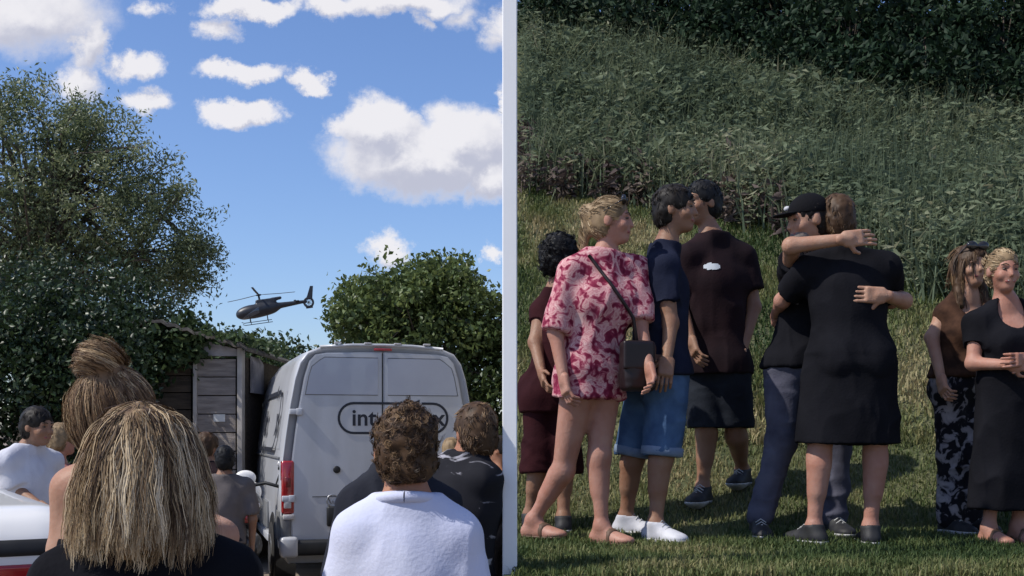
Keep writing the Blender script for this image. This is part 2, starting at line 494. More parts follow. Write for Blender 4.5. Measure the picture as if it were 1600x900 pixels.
# ================================================================== SETTING
M_gravel = mat('yard_gravel', (.30, .245, .19), .9, (.17, .14, .11), 1.3, bump=.8, bscale=45)
M_bank = mat('meadow_soil', (.105, .105, .05), .95, (.055, .07, .03), 1.6, bump=.6, bscale=30)
M_white = mat('white_paint', (.86, .86, .86), .5, (.82, .82, .82), 3)
M_render = mat('grey_concrete_wall', (.40, .39, .36), .9, (.26, .25, .23), 1.5, bump=.3, bscale=40)
M_bark = mat('bark', (.13, .105, .08), .9, (.06, .05, .04), 9, bump=.8, bscale=25)
M_leaf_willow = amat('leaf_willow', [(.045, .072, .036), (.115, .150, .070), (.19, .22, .115), (.34, .36, .25)], .42, .38, .4, pos=[0, .45, .8, 1])
M_leaf_dark = amat('leaf_ivy', [(.008, .017, .008), (.022, .043, .017), (.050, .082, .028)], .4, .15, .35)
M_leaf_maple = amat('leaf_maple', [(.030, .052, .022), (.085, .125, .042), (.18, .22, .075)], .42, .28, .35)
M_leaf_far = amat('leaf_far', [(.020, .038, .016), (.045, .075, .028), (.085, .12, .045)], .5, .2, .3)
M_leaf_bush = amat('leaf_bush', [(.004, .011, .006), (.013, .030, .014), (.040, .068, .036)], .6, .15, .15)
M_weed = amat('weed_leaf', [(.055, .080, .050), (.115, .150, .090), (.175, .205, .125), (.26, .26, .17)], .65, .35, .15, pos=[0, .4, .8, 1])
M_dryweed = amat('dry_weed', [(.035, .026, .026), (.075, .055, .050), (.12, .095, .075)], .7, .15, .2)
M_grass = amat('meadow_grass', [(.036, .062, .020), (.090, .120, .040), (.19, .19, .080), (.33, .28, .15)], .6, .25, .2, pos=[0, .35, .7, 1])

# the yard: one sheet to the horizon
g = MB()
xs = [-900, -60, -25, -12, -6, -3, 0, 3, 6, 14, 30, 60, 900]; ys = [-40, -6, 0, 3, 6, 9, 12, 16, 22, 30, 60, 120, 300, 1500]
V = [(x, y, 0) for y in ys for x in xs]; nx = len(xs)
F = [(j * nx + i, j * nx + i + 1, (j + 1) * nx + i + 1, (j + 1) * nx + i) for j in range(len(ys) - 1) for i in range(nx - 1)]
obj('ground', (V, F), M_gravel, kind='structure', smooth=False)

# the raised meadow and the bank behind it
TY = np.array([3.0, 4.3, 5.0, 5.6, 6.2, 6.7, 8.0, 10.0, 12.5, 17.0, 21.0, 26.0, 40.0])
TZ = np.array([-.02, 1.03, 1.045, 1.055, 1.09, 1.28, 1.93, 2.98, 4.32, 7.75, 9.3, 10.0, 10.4])
def bankz(x, y):
    x = np.asarray(x, float); y = np.asarray(y, float)
    z = np.interp(y, TY, TZ)
    p = np.stack([x.ravel(), y.ravel(), np.zeros(x.size)], 1)
    n = (vnoise(p, .9, 3) * .05 + vnoise(p, 2.7, 4) * .025).reshape(x.shape)
    return z + n * np.clip((y - 6.5) / 2.0, 0, 1.4) + (vnoise(p, 2.0, 8) * .006).reshape(x.shape)
XL = -0.035
gx = np.concatenate([[XL], np.linspace(0.1, 13, 110)]); gy = np.concatenate([np.linspace(3.0, 17, 150), np.linspace(17.4, 40, 40)])
GX, GY = np.meshgrid(gx, gy); GZ = bankz(GX, GY)
V = np.stack([GX, GY, GZ], -1).reshape(-1, 3); nx = len(gx)
ii, jj = np.meshgrid(np.arange(nx - 1), np.arange(len(gy) - 1)); b0 = (jj * nx + ii).ravel()
F = np.stack([b0, b0 + 1, b0 + nx + 1, b0 + nx], 1)
# earth sides below the sheet so that the bank is a solid body
sideV = []; 
for xi in (0, nx - 1):
    sideV.append([(gx[xi], y, GZ[j, xi]) for j, y in enumerate(gy)])
Vl = V.tolist(); Fl = F.tolist()
for s, row in enumerate(sideV):
    bb = len(Vl)
    for p in row: Vl.append(p); Vl.append((p[0], p[1], -.3))
    for j in range(len(row) - 1):
        q = [bb + 2 * j, bb + 2 * j + 1, bb + 2 * j + 3, bb + 2 * j + 2]
        Fl.append(q if s == 0 else q[::-1])
obj('meadow_bank', (np.array(Vl), np.array(Fl)), M_bank, kind='structure')

# grey concrete retaining wall holding the left side of the bank (seen edge on behind the post)
mb = MB(); ny = 26; wy = np.linspace(4.75, 30, ny)
for j in range(ny - 1):
    y0, y1 = wy[j], wy[j + 1]
    z0, z1 = float(bankz(np.array([.1]), np.array([y0]))[0]) - .03, float(bankz(np.array([.1]), np.array([y1]))[0]) - .03
    x0, x1 = XL - .006, XL - .001
    V = [(x0, y0, -.2), (x1, y0, -.2), (x1, y1, -.2), (x0, y1, -.2), (x0, y0, z0), (x1, y0, z0), (x1, y1, z1), (x0, y1, z1)]
    mb.add(V, [(0, 3, 2, 1), (4, 5, 6, 7), (0, 4, 7, 3), (1, 2, 6, 5)] + ([(0, 1, 5, 4)] if j == 0 else []) + ([(3, 7, 6, 2)] if j == ny - 2 else []))
obj('retaining_wall', mb.get(), M_render, label='grey concrete retaining wall holding the side of the grass bank', cat='wall', smooth=False)

# slim white post at the corner where yard and meadow meet
py_ = 4.72; pw = 23.0 / FPX * py_ / 2; pxc = (796.5 - 800) / FPX * py_
t = thing('white_post', 'tall slim square white post between the parked van and the meadow people', 'post', (pxc, py_, 0))
mb = MB(); mb.box((0, 0, 1.95), (pw, pw, 2.05), .004); obj('shaft', mb.get(), M_white, t, smooth=False)
mb = MB(); mb.box((0, 0, 4.012), (pw + .006, pw + .006, .012), .003); obj('cap', mb.get(), M_white, t, smooth=False)

# ---- meadow grass (nobody could count it)
def blades(n, X, Y, hgt, wid, seed, shade, lean=.5, zf=bankz, segs=2):
    g = np.random.default_rng(seed)
    z = zf(X, Y); B = np.stack([X, Y, z - .005], 1)
    a = g.random(n) * 2 * math.pi; d = np.stack([np.cos(a), np.sin(a), np.zeros(n)], 1)
    w = np.stack([-d[:, 1], d[:, 0], np.zeros(n)], 1) * wid[:, None]
    ln = (lean * (g.random(n) ** 1.2))[:, None]
    up = np.array([0, 0, 1.0])
    m = B + up * (hgt * .6)[:, None] + d * ln * (hgt * .45)[:, None]
    tp = B + up * (hgt * (1 - .35 * ln[:, 0]))[:, None] + d * ln * (hgt * 1.25)[:, None]
    V = np.stack([B - w, B + w, m - w * .7, m + w * .7, tp], 1).reshape(-1, 3)
    b = np.arange(n)[:, None] * 5
    F = np.concatenate([b + [0, 1, 3], b + [0, 3, 2], b + [2, 3, 4]], 1).reshape(-1, 3)
    return V, F, np.repeat(shade, 5)
def fan(n, y0, y1, seed, pad=1.5, pw=1.0):
    g = np.random.default_rng(seed)
    Y = y0 + (y1 - y0) * g.random(n) ** pw
    X = XL + .03 + (Y * .455 + pad) * g.random(n)
    return X, Y
def bound_y(x, y):
    """where the mown meadow gives way to weeds: further away on the left than on the right"""
    px = 800 + FPX * x / y
    return np.interp(px, [800, 960, 1200, 1450, 1600], [12.4, 12.2, 11.2, 9.5, 9.2])
g = np.random.default_rng(11)
X, Y = fan(74000, 4.55, 7.4, 1); 
p2 = np.stack([X, Y, X * 0], 1)
dry = np.clip(.30 + vnoise(p2, 1.3, 20) * .35 + vnoise(p2, 5, 21) * .25 + np.clip((Y - 5.9) * .35, 0, .3), 0, 1)
sh = np.clip(dry + g.normal(size=len(X)) * .14, 0, 1)
h = .022 + .028 * g.random(len(X)) + .03 * np.clip(vnoise(p2, 4, 22), 0, 1)
A1 = blades(len(X), X, Y, h, .0026 + .002 * g.random(len(X)), 2, sh, .9)
X, Y = fan(82000, 7.2, 13.0, 3, pw=.8); k = Y < bound_y(X, Y) + .3 * g.random(len(X)); X, Y = X[k], Y[k]
p2 = np.stack([X, Y * .6, X * 0], 1)
dry = np.clip(.52 + vnoise(p2, 1.3, 20) * .5 + vnoise(p2, 4, 21) * .5, 0, 1)
sh = np.clip(dry + g.normal(size=len(X)) * .14, 0, 1)
h = .035 + .04 * g.random(len(X)) + .09 * np.clip(vnoise(p2, 3.2, 22), 0, 1)
A2 = blades(len(X), X, Y, h, .005 + .004 * g.random(len(X)), 4, sh, 1.0)
def catVF(*L_):
    Vs = []; Fs = []; Ss = []; b = 0
    for V, F, S in L_:
        Vs.append(V); Fs.append(F + b); Ss.append(S); b += len(V)
    return np.concatenate(Vs), np.concatenate(Fs), np.concatenate(Ss)
obj('meadow_grass', catVF(A1, A2), M_grass, label='short mown meadow grass with dry yellow patches under the standing people', cat='grass', kind='stuff', smooth=False)

# ---- tall weeds on the bank: stems with drooping leaf pairs
def weeds(n, X, Y, hgt, leafsz, seed, per=13, sbase=.5, svar=.25):
    g = np.random.default_rng(seed); z = bankz(X, Y)
    B = np.stack([X, Y, z], 1)
    a = g.random(n) * 2 * math.pi; lean = .28 * g.random(n)
    dirv = np.stack([np.cos(a) * lean, np.sin(a) * lean, np.ones(n)], 1)
    T = B + dirv * hgt[:, None]
    C = []; D = []; S = []
    p2 = np.stack([X, Y, X * 0], 1); pl = np.clip(sbase + vnoise(p2, .9, 31) * .34 + vnoise(p2, 3.1, 33) * .22 + g.normal(size=n) * svar * .5, 0, 1); hgt = hgt * (1 + .55 * vnoise(p2, 1.7, 36)); leafsz = leafsz * (1 + .35 * vnoise(p2, 1.1, 37))
    for i in range(per):
        u = (.18 + .82 * (i + g.random(n)) / per)[:, None]
        an = g.random(n) * 2 * math.pi
        d = np.stack([np.cos(an), np.sin(an), .25 - .7 * g.random(n)], 1)
        C.append(B * (1 - u) + T * u + d * (leafsz * .55)[:, None]); D.append(d)
        S.append(np.clip(pl + g.normal(size=n) * svar * .5, 0, 1))
    C = np.concatenate(C); D = np.concatenate(D); S = np.concatenate(S)
    V, F, _ = leaves(C, np.tile(leafsz, per), seed + 1, 0.1, .36, D * 1.6)
    sv, sf, _ = blades(n, X, Y, hgt, np.full(n, .006), seed + 3, pl, .25)
    return catVF((V, F, np.repeat(S, 4)), (sv, sf, np.repeat(pl, 5)))
def bush_line(x, y):
    return np.interp(800 + FPX * x / y, [800, 960, 1100, 1300, 1450, 1600], [78, 100, 125, 185, 215, 225])
def gpy(x, y): return HZ - FPX * (bankz(x, y) - CH) / y
g = np.random.default_rng(21)
X, Y = fan(13500, 8.9, 16.9, 5, pw=.85); k = (Y > bound_y(X, Y) + .12 * g.normal(size=len(X))) & (X > .16) & (gpy(X, Y) > bush_line(X, Y) - 10 + 14 * g.normal(size=len(X))); X, Y = X[k], Y[k]
wd = weeds(len(X), X, Y, .30 + .38 * g.random(len(X)), .055 + .065 * g.random(len(X)), 6, 18)
X, Y = fan(50000, 8.9, 16.9, 7, pw=.85); k = (Y > bound_y(X, Y) + .15 * g.normal(size=len(X))) & (X > .2) & (gpy(X, Y) > bush_line(X, Y) - 10 + 14 * g.normal(size=len(X))); X, Y = X[k], Y[k]
p2 = np.stack([X, Y, X * 0], 1)
tb = blades(len(X), X, Y, .35 + .35 * g.random(len(X)), .007 + .006 * g.random(len(X)), 8, np.clip(.5 + vnoise(p2, .9, 31) * .36 + vnoise(p2, 3.1, 34) * .25 + g.normal(size=len(X)) * .2, 0, 1), .8)
obj('bank_weeds', catVF(wd, tb), M_weed, label='dense tall green weeds covering the bank behind the people', cat='weeds', kind='stuff', smooth=False)
# brownish dry weeds along the edge of the mown grass
X, Y = fan(2600, 8.9, 14, 9); b_ = bound_y(X, Y); px = 800 + FPX * X / Y
k = (np.abs(Y - b_ - .25) < .55) & ((px < 1010) | ((px > 1080) & (px < 1230)) | ((px > 1480) & (vnoise(np.stack([X, Y, X * 0], 1), 2, 5) > .1)))
X, Y = X[k], Y[k]
dw = weeds(len(X), X, Y, .22 + .28 * g.random(len(X)), .07 + .06 * g.random(len(X)), 12, 12)
obj('dry_weeds', dw, M_dryweed, label='low brownish dry weeds along the edge of the mown meadow', cat='weeds', kind='stuff', smooth=False)

# ---- dark bushes along the top of the bank
BUSH = [(868, 'round dark bush at the left end of the bank top, above the weeds'),
        (985, 'dark bush on the bank top above the woman in the pink floral tunic'),
        (1105, 'dark bush on the bank top above the man in the black logo shirt'),
        (1225, 'dense dark bush on the bank top above the hugging couple'),
        (1350, 'very dark low bush on the bank top between the couple and the two women'),
        (1475, 'blackish drooping bush on the bank top above the woman with sunglasses and printed trousers'),
        (1610, 'dark bush on the bank top beside the blackish drooping bush'),
        (1745, 'dark bush at the right end of the bank top')]
for i, (px, lab) in enumerate(BUSH):
    ysr = np.linspace(12, 17.5, 200); xsr = (px - 800) / FPX * ysr
    Y = float(ysr[np.argmin(np.abs(gpy(xsr, ysr) - bush_line(xsr, ysr)))]) + .35
    x_ = (px - 800) / FPX * Y; zb = float(bankz(np.array([x_]), np.array([Y]))[0]); r = .62
    c1 = np.array([x_, Y, zb + .38]); c2 = np.array([x_ + .1, Y + 1.0, zb + 1.35]); c3 = np.array([x_ + .2, Y + 2.0, zb + 2.5])
    tree('bush', (x_, Y + .6, zb + .3), c2, .06, [(c1, (r, .5, .5), 1.5), (c2, (r * 1.2, .8, .8), 2), (c3, (r * 1.35, .9, 1.1), 2)], 190, 46, .17, .10, M_leaf_bush, M_bark, lab, 100 + i,
         'bushes along the top of the bank', .35, 12, .5, mask=lambda p: p[:, 0] > .07, cat='bush')

# ---- left: big airy tree, ivy hedge, far trees, tree behind the van
c = lambda px, py, Y: P(px, py, Y)
Yt = 20.0
lm = lambda p: (p[:, 2] > 0.2)
def willow_mask(p):
    px = 800 + FPX * p[:, 0] / p[:, 1]; py = HZ - FPX * (p[:, 2] - CH) / p[:, 1]
    return np.ones(len(p), bool)
tree('willow_tree', (P(40, 680, Yt)[0], Yt, 0), P(90, 260, Yt), .30,
     [(c(20, 280, Yt), (2.2, 2.0, 1.45), 2.4), (c(150, 320, Yt), (1.6, 1.6, 1.6), 2.0), (c(235, 385, Yt), (1.15, 1.3, 1.25), 1.6),
      (c(60, 190, Yt), (1.1, 1.2, .75), 1.0), (c(160, 215, Yt), (.75, .9, .7), .6), (c(296, 410, Yt), (.5, .7, .55), .5), (c(-160, 330, Yt), (2.4, 2.2, 2.6), 2.2), (c(90, 450, Yt), (2.4, 1.6, .9), 1.4)],
     820, 74, .16, .082, M_leaf_willow, M_bark, 'large airy grey green tree rising above the dark hedge and shed', 40, shell=.35, nlimb=120, aspect=.36)
# dark hedge below it
def hedge(name, ells, n, per, cr, leaf, m, lab, seed, base, cat='hedge'):
    return tree(name, base, np.asarray(base) + [0, 0, 1.3], .06, ells, n, per, cr, leaf, m, M_bark, lab, seed, None, .3, 14, .6, mask=lambda p: p[:, 2] > .05, cat=cat)
Yh = 13.2
hedge('ivy_hedge', [(c(10, 560, Yh), (1.3, .6, 1.0), 2), (c(120, 555, Yh), (.75, .5, .8), 1.2), (c(40, 720, Yh), (1.5, .5, 1.1), 1.6), (c(-150, 580, Yh), (1.2, .7, 1.4), 1.2), (c(165, 610, Yh), (.42, .4, .8), .9), (c(90, 460, Yh + 2.4), (1.7, .9, .55), 1.2), (c(200, 490, Yh + 2.4), (.8, .7, .3), .5)],
      560, 76, .16, .068, M_leaf_dark, 'dark ivy covered hedge between the white car and the shed', 51, (P(60, 0, Yh)[0], Yh, 0))
# far woodland edge seen between shed and van
hedge('far_tree', [(c(345, 575, 34), (1.0, 1.4, .85), 1), (c(400, 575, 34), (.9, 1.2, .95), 1), (c(380, 640, 34), (2.0, 1.5, 2.0), 1.2)], 150, 46, .30, .16, M_leaf_far, 'round light green tree behind the shed roof and below the helicopter', 61, (P(380, 0, 34)[0], 34, 0), 'tree')
hedge('far_tree', [(c(440, 585, 38), (.9, 1.4, 1.0), 1), (c(475, 600, 38), (.8, 1.2, .9), .7), (c(430, 660, 38), (2.2, 1.5, 2.0), 1.2)], 150, 46, .30, .17, M_leaf_far, 'rounded green tree behind the front end of the van', 62, (P(440, 0, 38)[0], 38, 0), 'tree')
hedge('far_tree', [(c(300, 535, 30), (.8, 1.2, .45), 1), (c(280, 560, 30), (1.6, 1.2, 1.0), 1)], 90, 46, .28, .15, M_leaf_far, 'leafy tree top showing just above the shed roof ridge', 63, (P(290, 0, 30)[0], 30, 0), 'tree')
Yv = 21.0
def vm(p): return (p[:, 0] / p[:, 1] < -.004) & (p[:, 2] > .1)
tree('maple_tree', (P(660, 0, Yv)[0], Yv, 0), P(665, 470, Yv), .22,
     [(c(640, 470, Yv), (1.25, 1.3, .75), 2), (c(690, 455, Yv), (.65, 1.0, .72), 1.1), (c(575, 500, Yv), (.75, 1, .55), 1), (c(740, 500, Yv), (.75, 1.1, .70), 1.2),
      (c(660, 560, Yv), (1.9, 1.5, .9), 2), (c(775, 600, Yv), (.9, 1.2, 1.0), 1.3), (c(780, 700, Yv), (1.0, 1.0, .9), .9)],
     560, 56, .155, .108, M_leaf_maple, M_bark, 'broad dark green tree standing behind the white van', 71, shell=.35, nlimb=70, aspect=.62, mask=vm)
hedge('laurel_bush', [(c(770, 640, 17.2), (.55, .5, .9), 1), (c(775, 740, 17.2), (.5, .5, .8), 1)], 60, 50, .16, .11, M_leaf_dark, 'very dark bush close beside the right flank of the van', 72, (P(770, 0, 17.2)[0], 17.2, 0), 'bush') if False else None
hedge('far_hedge', [(c(400, 690, 24), (1.6, .7, 1.1), 1), (c(395, 620, 24), (1.0, .6, .6), .6)], 110, 50, .22, .12, M_leaf_dark, 'dark hedge at the back of the yard between shed and van', 73, (P(400, 0, 24)[0], 24, 0))

# ================================================================== SHED
M_plank = mat('weathered_plank', (.30, .265, .24), .85, (.19, .165, .15), 3, bump=.5, bscale=22, stretch=(1.2, 6, 9))
M_plank2 = mat('dark_plank', (.085, .066, .05), .85, (.045, .036, .028), 3, bump=.5, bscale=22, stretch=(1.2, 6, 9))
M_conc = mat('stained_concrete', (.34, .32, .33), .9, (.14, .13, .14), 2.2, bump=.4, bscale=25, lo=.38, hi=.6)
M_roof = mat('old_roof_sheet', (.13, .115, .10), .9, (.06, .055, .05), 4, bump=.4, bscale=18)
M_dark = mat('interior_shade', (.012, .011, .010), .95)  # near-black colour stands for the shade inside the shed
M_paper = mat('paper_notice', (.62, .62, .6), .8, (.55, .55, .53), 8)
Ys = 14.0
sx = lambda px: (px - 800) / FPX * Ys
sz = lambda py: CH - (py - HZ) / FPX * Ys
shed = thing('shed', 'weathered grey timber shed with sloping roof behind the blonde woman', 'shed', (sx(370), Ys, 0))
S0 = np.array([sx(370), Ys, 0])
def sh(name, mb, m, parent=None, smooth=False, label=None):
    V, F = mb.get(); o = obj(name, (np.array(V) - S0, F), m, parent or shed, smooth=smooth); 
    if label: o['label'] = label
    return o
xa, xb, xc, xd, xe = sx(60), sx(226), sx(303), sx(371), sx(386)
zl = sz(556)
# gable wall above the doors: sloping top
mb = MB(); mb.prism([(xa, Ys, zl), (xd, Ys, zl), (xd, Ys, sz(546)), (sx(250), Ys, sz(512)), (xa, Ys, sz(560) + .15)], (0, .12, 0)); sh('gable_wall', mb, M_conc)
mb = MB(); mb.prism([(xa, Ys, 0), (xb, Ys, 0), (xb, Ys, zl - .002), (xa, Ys, zl - .002)], (0, .12, 0)); sh('side_panel', mb, M_conc)
mb = MB(); mb.box(((xd + .03), Ys + .06, zl / 2 + .12), (.032, .075, zl / 2 + .12), .006); sh('corner_post', mb, mat('pale_trim', (.42, .39, .36), .8, (.3, .28, .26), 5))
# back, right flank, floor of the shed
mb = MB(); mb.box(((xa + xd) / 2, Ys + 3.6, 1.3), ((xd - xa) / 2, .05, 1.3)); sh('back_wall', mb, M_plank2)
mb = MB(); mb.box((xd + .03, Ys + 1.9, 1.28), (.03, 1.7, 1.28)); sh('flank_wall', mb, M_plank2)
# small lean-to piece at the right
mb = MB(); mb.prism([(xd + .075, Ys + .35, sz(612)), (xe, Ys + .35, sz(612)), (xe, Ys + .35, sz(563)), (xd + .075, Ys + .35, sz(553))], (0, .6, 0)); sh('lean_to', mb, M_conc)
# left door: dark boards, right door: pale boards
def boards(x0, x1, z0, z1, n, y, m, seed):
    g = np.random.default_rng(seed); zz = np.linspace(z0, z1, n + 1)
    for i in range(n):
        mb = MB(); mb.box(((x0 + x1) / 2, y + g.normal() * .006, (zz[i] + zz[i + 1]) / 2), ((x1 - x0) / 2, .02, (zz[i + 1] - zz[i]) / 2 - .006), .004)
        sh('plank', mb, m)
boards(xb + .02, xc - .06, .05, zl - .03, 12, Ys + .10, M_plank2, 1)
boards(xc + .03, xd - .03, .05, zl - .03, 11, Ys + .05, M_plank, 2)
mb = MB(); mb.box((xc + .01, Ys + .03, zl / 2), (.022, .035, zl / 2 - .02), .004); sh('door_edge', mb, MATS['pale_trim'])
mb = MB(); mb.box(((xb + xd) / 2, Ys + .3, zl / 2), ((xd - xb) / 2, .02, zl / 2 - .01)); sh('interior_shade_sheet', mb, M_dark)  # added black sheet, paints the inside shade seen through the door gap
c0 = P(342, 653, Ys); mb = MB(); mb.box((c0[0], Ys + .022, c0[2]), (.07, .006, .045)); sh('notice', mb, M_paper)
# roof sheets following the slope
def roofpiece(p0, p1, nrib):
    p0 = np.asarray(p0, float); p1 = np.asarray(p1, float)
    for i in range(nrib):
        a = lerp(p0, p1, i / nrib); b = lerp(p0, p1, (i + 1) / nrib)
        mb = MB(); mb.prism([a, lerp(a, b, .5) + [0, 0, .03], b, b + [0, 0, .035], lerp(a, b, .5) + [0, 0, .068], a + [0, 0, .035]], (0, 3.95, 0)); sh('roof_sheet', mb, M_roof)
roofpiece((sx(250), Ys - .22, sz(510) + .02), (sx(392), Ys - .22, sz(553) + .02), 7)
roofpiece((xa, Ys - .22, sz(560) + .16), (sx(250), Ys - .22, sz(510) + .02), 8)
# ivy creeping over roof and gable
g = np.random.default_rng(5); pts = []
for k in range(230):
    u = g.random(); base = lerp((sx(150), Ys + .1, sz(520)), (sx(392), Ys + .1, sz(553) + .1), u)
    cc_ = base + np.array([0, g.random() * 1.5 - .2, .03 + .05 * g.random()])
    pts.append(cc_ + g.normal(size=(20, 3)) * [.13, .16, .035])
for k in range(150):
    u = g.random() ** 1.3; cc_ = np.array([lerp(sx(300), sx(120), u), Ys - .06, 0]) ; cc_[2] = sz(505) - (.1 + .5 * u + .2 * g.random() + 1.2 * u * u * g.random())
    pts.append(cc_ + g.normal(size=(24, 3)) * [.12, .05, .11])
pts = np.concatenate(pts)
V, F, s_ = leaves(pts, .085, 9, aspect=.7)
obj('ivy', (V, F, s_), M_leaf_far, label='light ivy growing over the shed roof and gable', cat='ivy', kind='stuff', smooth=False)

# ================================================================== VAN
M_van = mat('van_paint', (.50, .51, .54), .32, (.40, .405, .42), 1.6, spec=.5, coat=.35, bump=.03, bscale=3, lo=.3, hi=.7, detail=8, stretch=(1, 2.5, .7))
M_vpanel = mat('van_blank_panel', (.36, .38, .44), .2, (.32, .34, .40), 2, spec=.6, coat=.5)
M_clad = mat('grey_cladding', (.16, .165, .17), .6, (.12, .12, .125), 8)
M_black = mat('black_plastic', (.012, .012, .013), .5, (.02, .02, .02), 8)
M_rubber = mat('tyre_rubber', (.018, .018, .018), .85, (.03, .028, .026), 12)
M_red = mat('red_lens', (.36, .012, .014), .15, (.25, .008, .01), 14, spec=.6, coat=.6)
M_lens = mat('clear_lens', (.55, .52, .5), .15, (.4, .38, .38), 20, spec=.6, coat=.5)
M_glass = mat('dark_glass', (.015, .018, .022), .06, (.02, .024, .03), 3, spec=.6, coat=.3)
M_steel = mat('steel', (.45, .45, .46), .35, (.35, .35, .36), 12, metal=.9)
M_ink = mat('logo_ink', (.022, .026, .035), .5, (.018, .02, .03), 8)
VZ = math.atan2(.96, -.28)
van = thing('van', 'white high roof panel van with black pill shaped logo on its rear doors', 'van', (-1.30, 11.55, 0), VZ)
PROF = [(.93, .34), (.985, .46), (1.0, .80), (1.0, 1.10), (.985, 1.38), (.955, 1.62), (.915, 1.90), (.865, 2.17), (.815, 2.33), (.74, 2.43), (.60, 2.485), (.35, 2.51), (0, 2.52)]
def vw(z):
    zs = [p[1] for p in PROF[:-1]]; ws = [p[0] for p in PROF[:-1]]; return float(np.interp(z, zs, ws))
def vsec(x, top=2.52, wf=1.0):
    pts = []
    for w, z in PROF:
        if z > 1.0: z = 1.0 + (z - 1.0) * (top - 1.0) / 1.52
        pts.append((x, w * wf, z))
    return pts + [(x, -w, z) for (_, w, z) in pts[-2::-1]]
xsn = [(0.03, 2.47, .985), (.0, 2.49, .992), (.02, 2.515, 1.0), (.6, 2.53, 1), (1.8, 2.54, 1), (3.2, 2.53, 1), (3.9, 2.49, 1), (4.35, 2.38, .995), (4.75, 2.05, .985), (5.15, 1.62, .97), (5.45, 1.32, .95), (5.75, 1.18, .90), (5.92, 1.02, .80)]
V = []; F = []; m_ = len(vsec(0))
for x, tp, wf in xsn: V += vsec(x, tp, wf)
for i in range(len(xsn) - 1):
    for k in range(m_ - 1):
        F.append((i * m_ + k, i * m_ + k + 1, (i + 1) * m_ + k + 1, (i + 1) * m_ + k))
    F.append((i * m_ + m_ - 1, i * m_, (i + 1) * m_, (i + 1) * m_ + m_ - 1))
F.append(tuple(range(m_ - 1, -1, -1))); e = (len(xsn) - 1) * m_; F.append(tuple(range(e, e + m_)))
vb = obj('body', (V, F), M_van, van)
def rearx(z): return -.004
def rpoly(pts, x0, x1):
    """prism on the rear face, points (y, z)"""
    mb = MB(); mb.prism([(x0, y, z) for y, z in pts], (x1 - x0, 0, 0)); return mb
def shrink(w, z): return vw(z) * .985 - w
# two rear doors, each a proud slab with recessed upper blank panel and seams
for sgn in (1, -1):
    zz = [.56, .8, 1.1, 1.38, 1.62, 1.9, 2.17, 2.33]
    edge = [(sgn * shrink(.075, z), z) for z in zz] + [(sgn * (shrink(.075, 2.33) - .06), 2.395), (sgn * (shrink(.075, 2.33) - .17), 2.415)]
    pts = [(sgn * .006, .56)] + edge + [(sgn * .006, 2.43)]
    if sgn < 0: pts = pts[::-1]
    bm = bmesh.new(); vs = [bm.verts.new((-.002, y, z)) for y, z in pts]; f = bm.faces.new(vs)
    r = bmesh.ops.extrude_face_region(bm, geom=[f]); ev = [v for v in r['geom'] if isinstance(v, bmesh.types.BMVert)]
    for v in ev: v.co.x = -.03
    bmesh.ops.recalc_face_normals(bm, faces=bm.faces[:])
    ed = [e_ for e_ in bm.edges if all(abs(v.co.x + .03) < 1e-4 for v in e_.verts)]
    bmesh.ops.bevel(bm, geom=ed, offset=.012, segments=2, affect='EDGES')
    me = bpy.data.meshes.new('rear_door'); bm.to_mesh(me); bm.free()
    d = obj('rear_door', me, M_van, van)
    # blank window panel standing proud, with dark seal behind it
    def panel(z0, z1, x0, x1, ins, m, nm, par):
        zs = np.linspace(z0, z1, 5)
        pp = [(sgn * .05, z0)] + [(sgn * (shrink(.075, z) - ins), z) for z in zs]; pp[-1] = (pp[-1][0] - sgn * .03, z1 - .03); pp += [(pp[-1][0] - sgn * .05, z1), (sgn * .05, z1)]
        mb = rpoly(pp, x0, x1); return obj(nm, mb.get(), m, par, smooth=False)
    panel(1.995, 2.375, -.0315, -.029, .035, M_clad, 'panel_seal', d)
    panel(2.003, 2.365, -.037, -.0305, .045, M_vpanel, 'blank_panel', d)
    for hz in (2.15 if False else 1.83, .98):
        mb = MB(); mb.box((-.03, sgn * (vw(hz) * .985 - .045), hz), (.022, .055, .028), .008); mb.box((-.042, sgn * (vw(hz) * .985 - .085), hz), (.012, .03, .034), .006); obj('hinge', mb.get(), M_van, d)
    # crease line across the doors and lower swage
    mb = rpoly([(sgn * .03, .99), (sgn * .70, .99), (sgn * .70, 1.0), (sgn * .03, 1.0)], -.034, -.028); obj('swage', mb.get(), M_clad, d, smooth=False)
mb = rpoly([(-.006, .58), (.006, .58), (.006, 2.42), (-.006, 2.42)], -.02, -.006); obj('door_gap', mb.get(), M_black, van, smooth=False)
# roof edge lip, lamp bar on the roof edge
mb = MB(); mb.tube([(-.0, -.62, 2.475), (-.012, -.3, 2.497), (-.012, 0, 2.502), (-.012, .3, 2.497), (0, .62, 2.475)], .016, 6); obj('roof_lip', mb.get(), M_van, van)
for y in (-.45, -.15, .15, .45):
    mb = MB(); mb.box((-.02, y, 2.515), (.02, .035, .008), .003); obj('marker_lamp', mb.get(), M_lens, van)
mb = MB(); mb.box((-.03, 0, 2.455), (.012, .09, .012), .004); obj('brake_light', mb.get(), M_red, van)
# tail lights
for sgn in (1, -1):
    mb = MB(); y0 = sgn * .935; mb.box((.035, y0, 1.09), (.075, .062, .26), .02); tl = obj('tail_light', mb.get(), M_red, van)
    mb = MB(); mb.box((-.035, y0 + sgn * .005, .93), (.012, .035, .045), .006); obj('reversing_lens', mb.get(), M_lens, tl)
    mb = MB(); mb.box((-.036, y0, 1.14), (.01, .026, .05), .006); obj('brake_lens', mb.get(), mat('dark_red_lens', (.18, .01, .012), .2, spec=.6), tl)
    mb = MB(); mb.box((.03, sgn * .955, .70), (.08, .05, .115), .02); obj('bumper_corner', mb.get(), M_clad, van)
    mb = MB(); mb.box((-.03, sgn * .93, .80), (.03, .055, .025), .008); obj('reflector', mb.get(), M_lens, van)
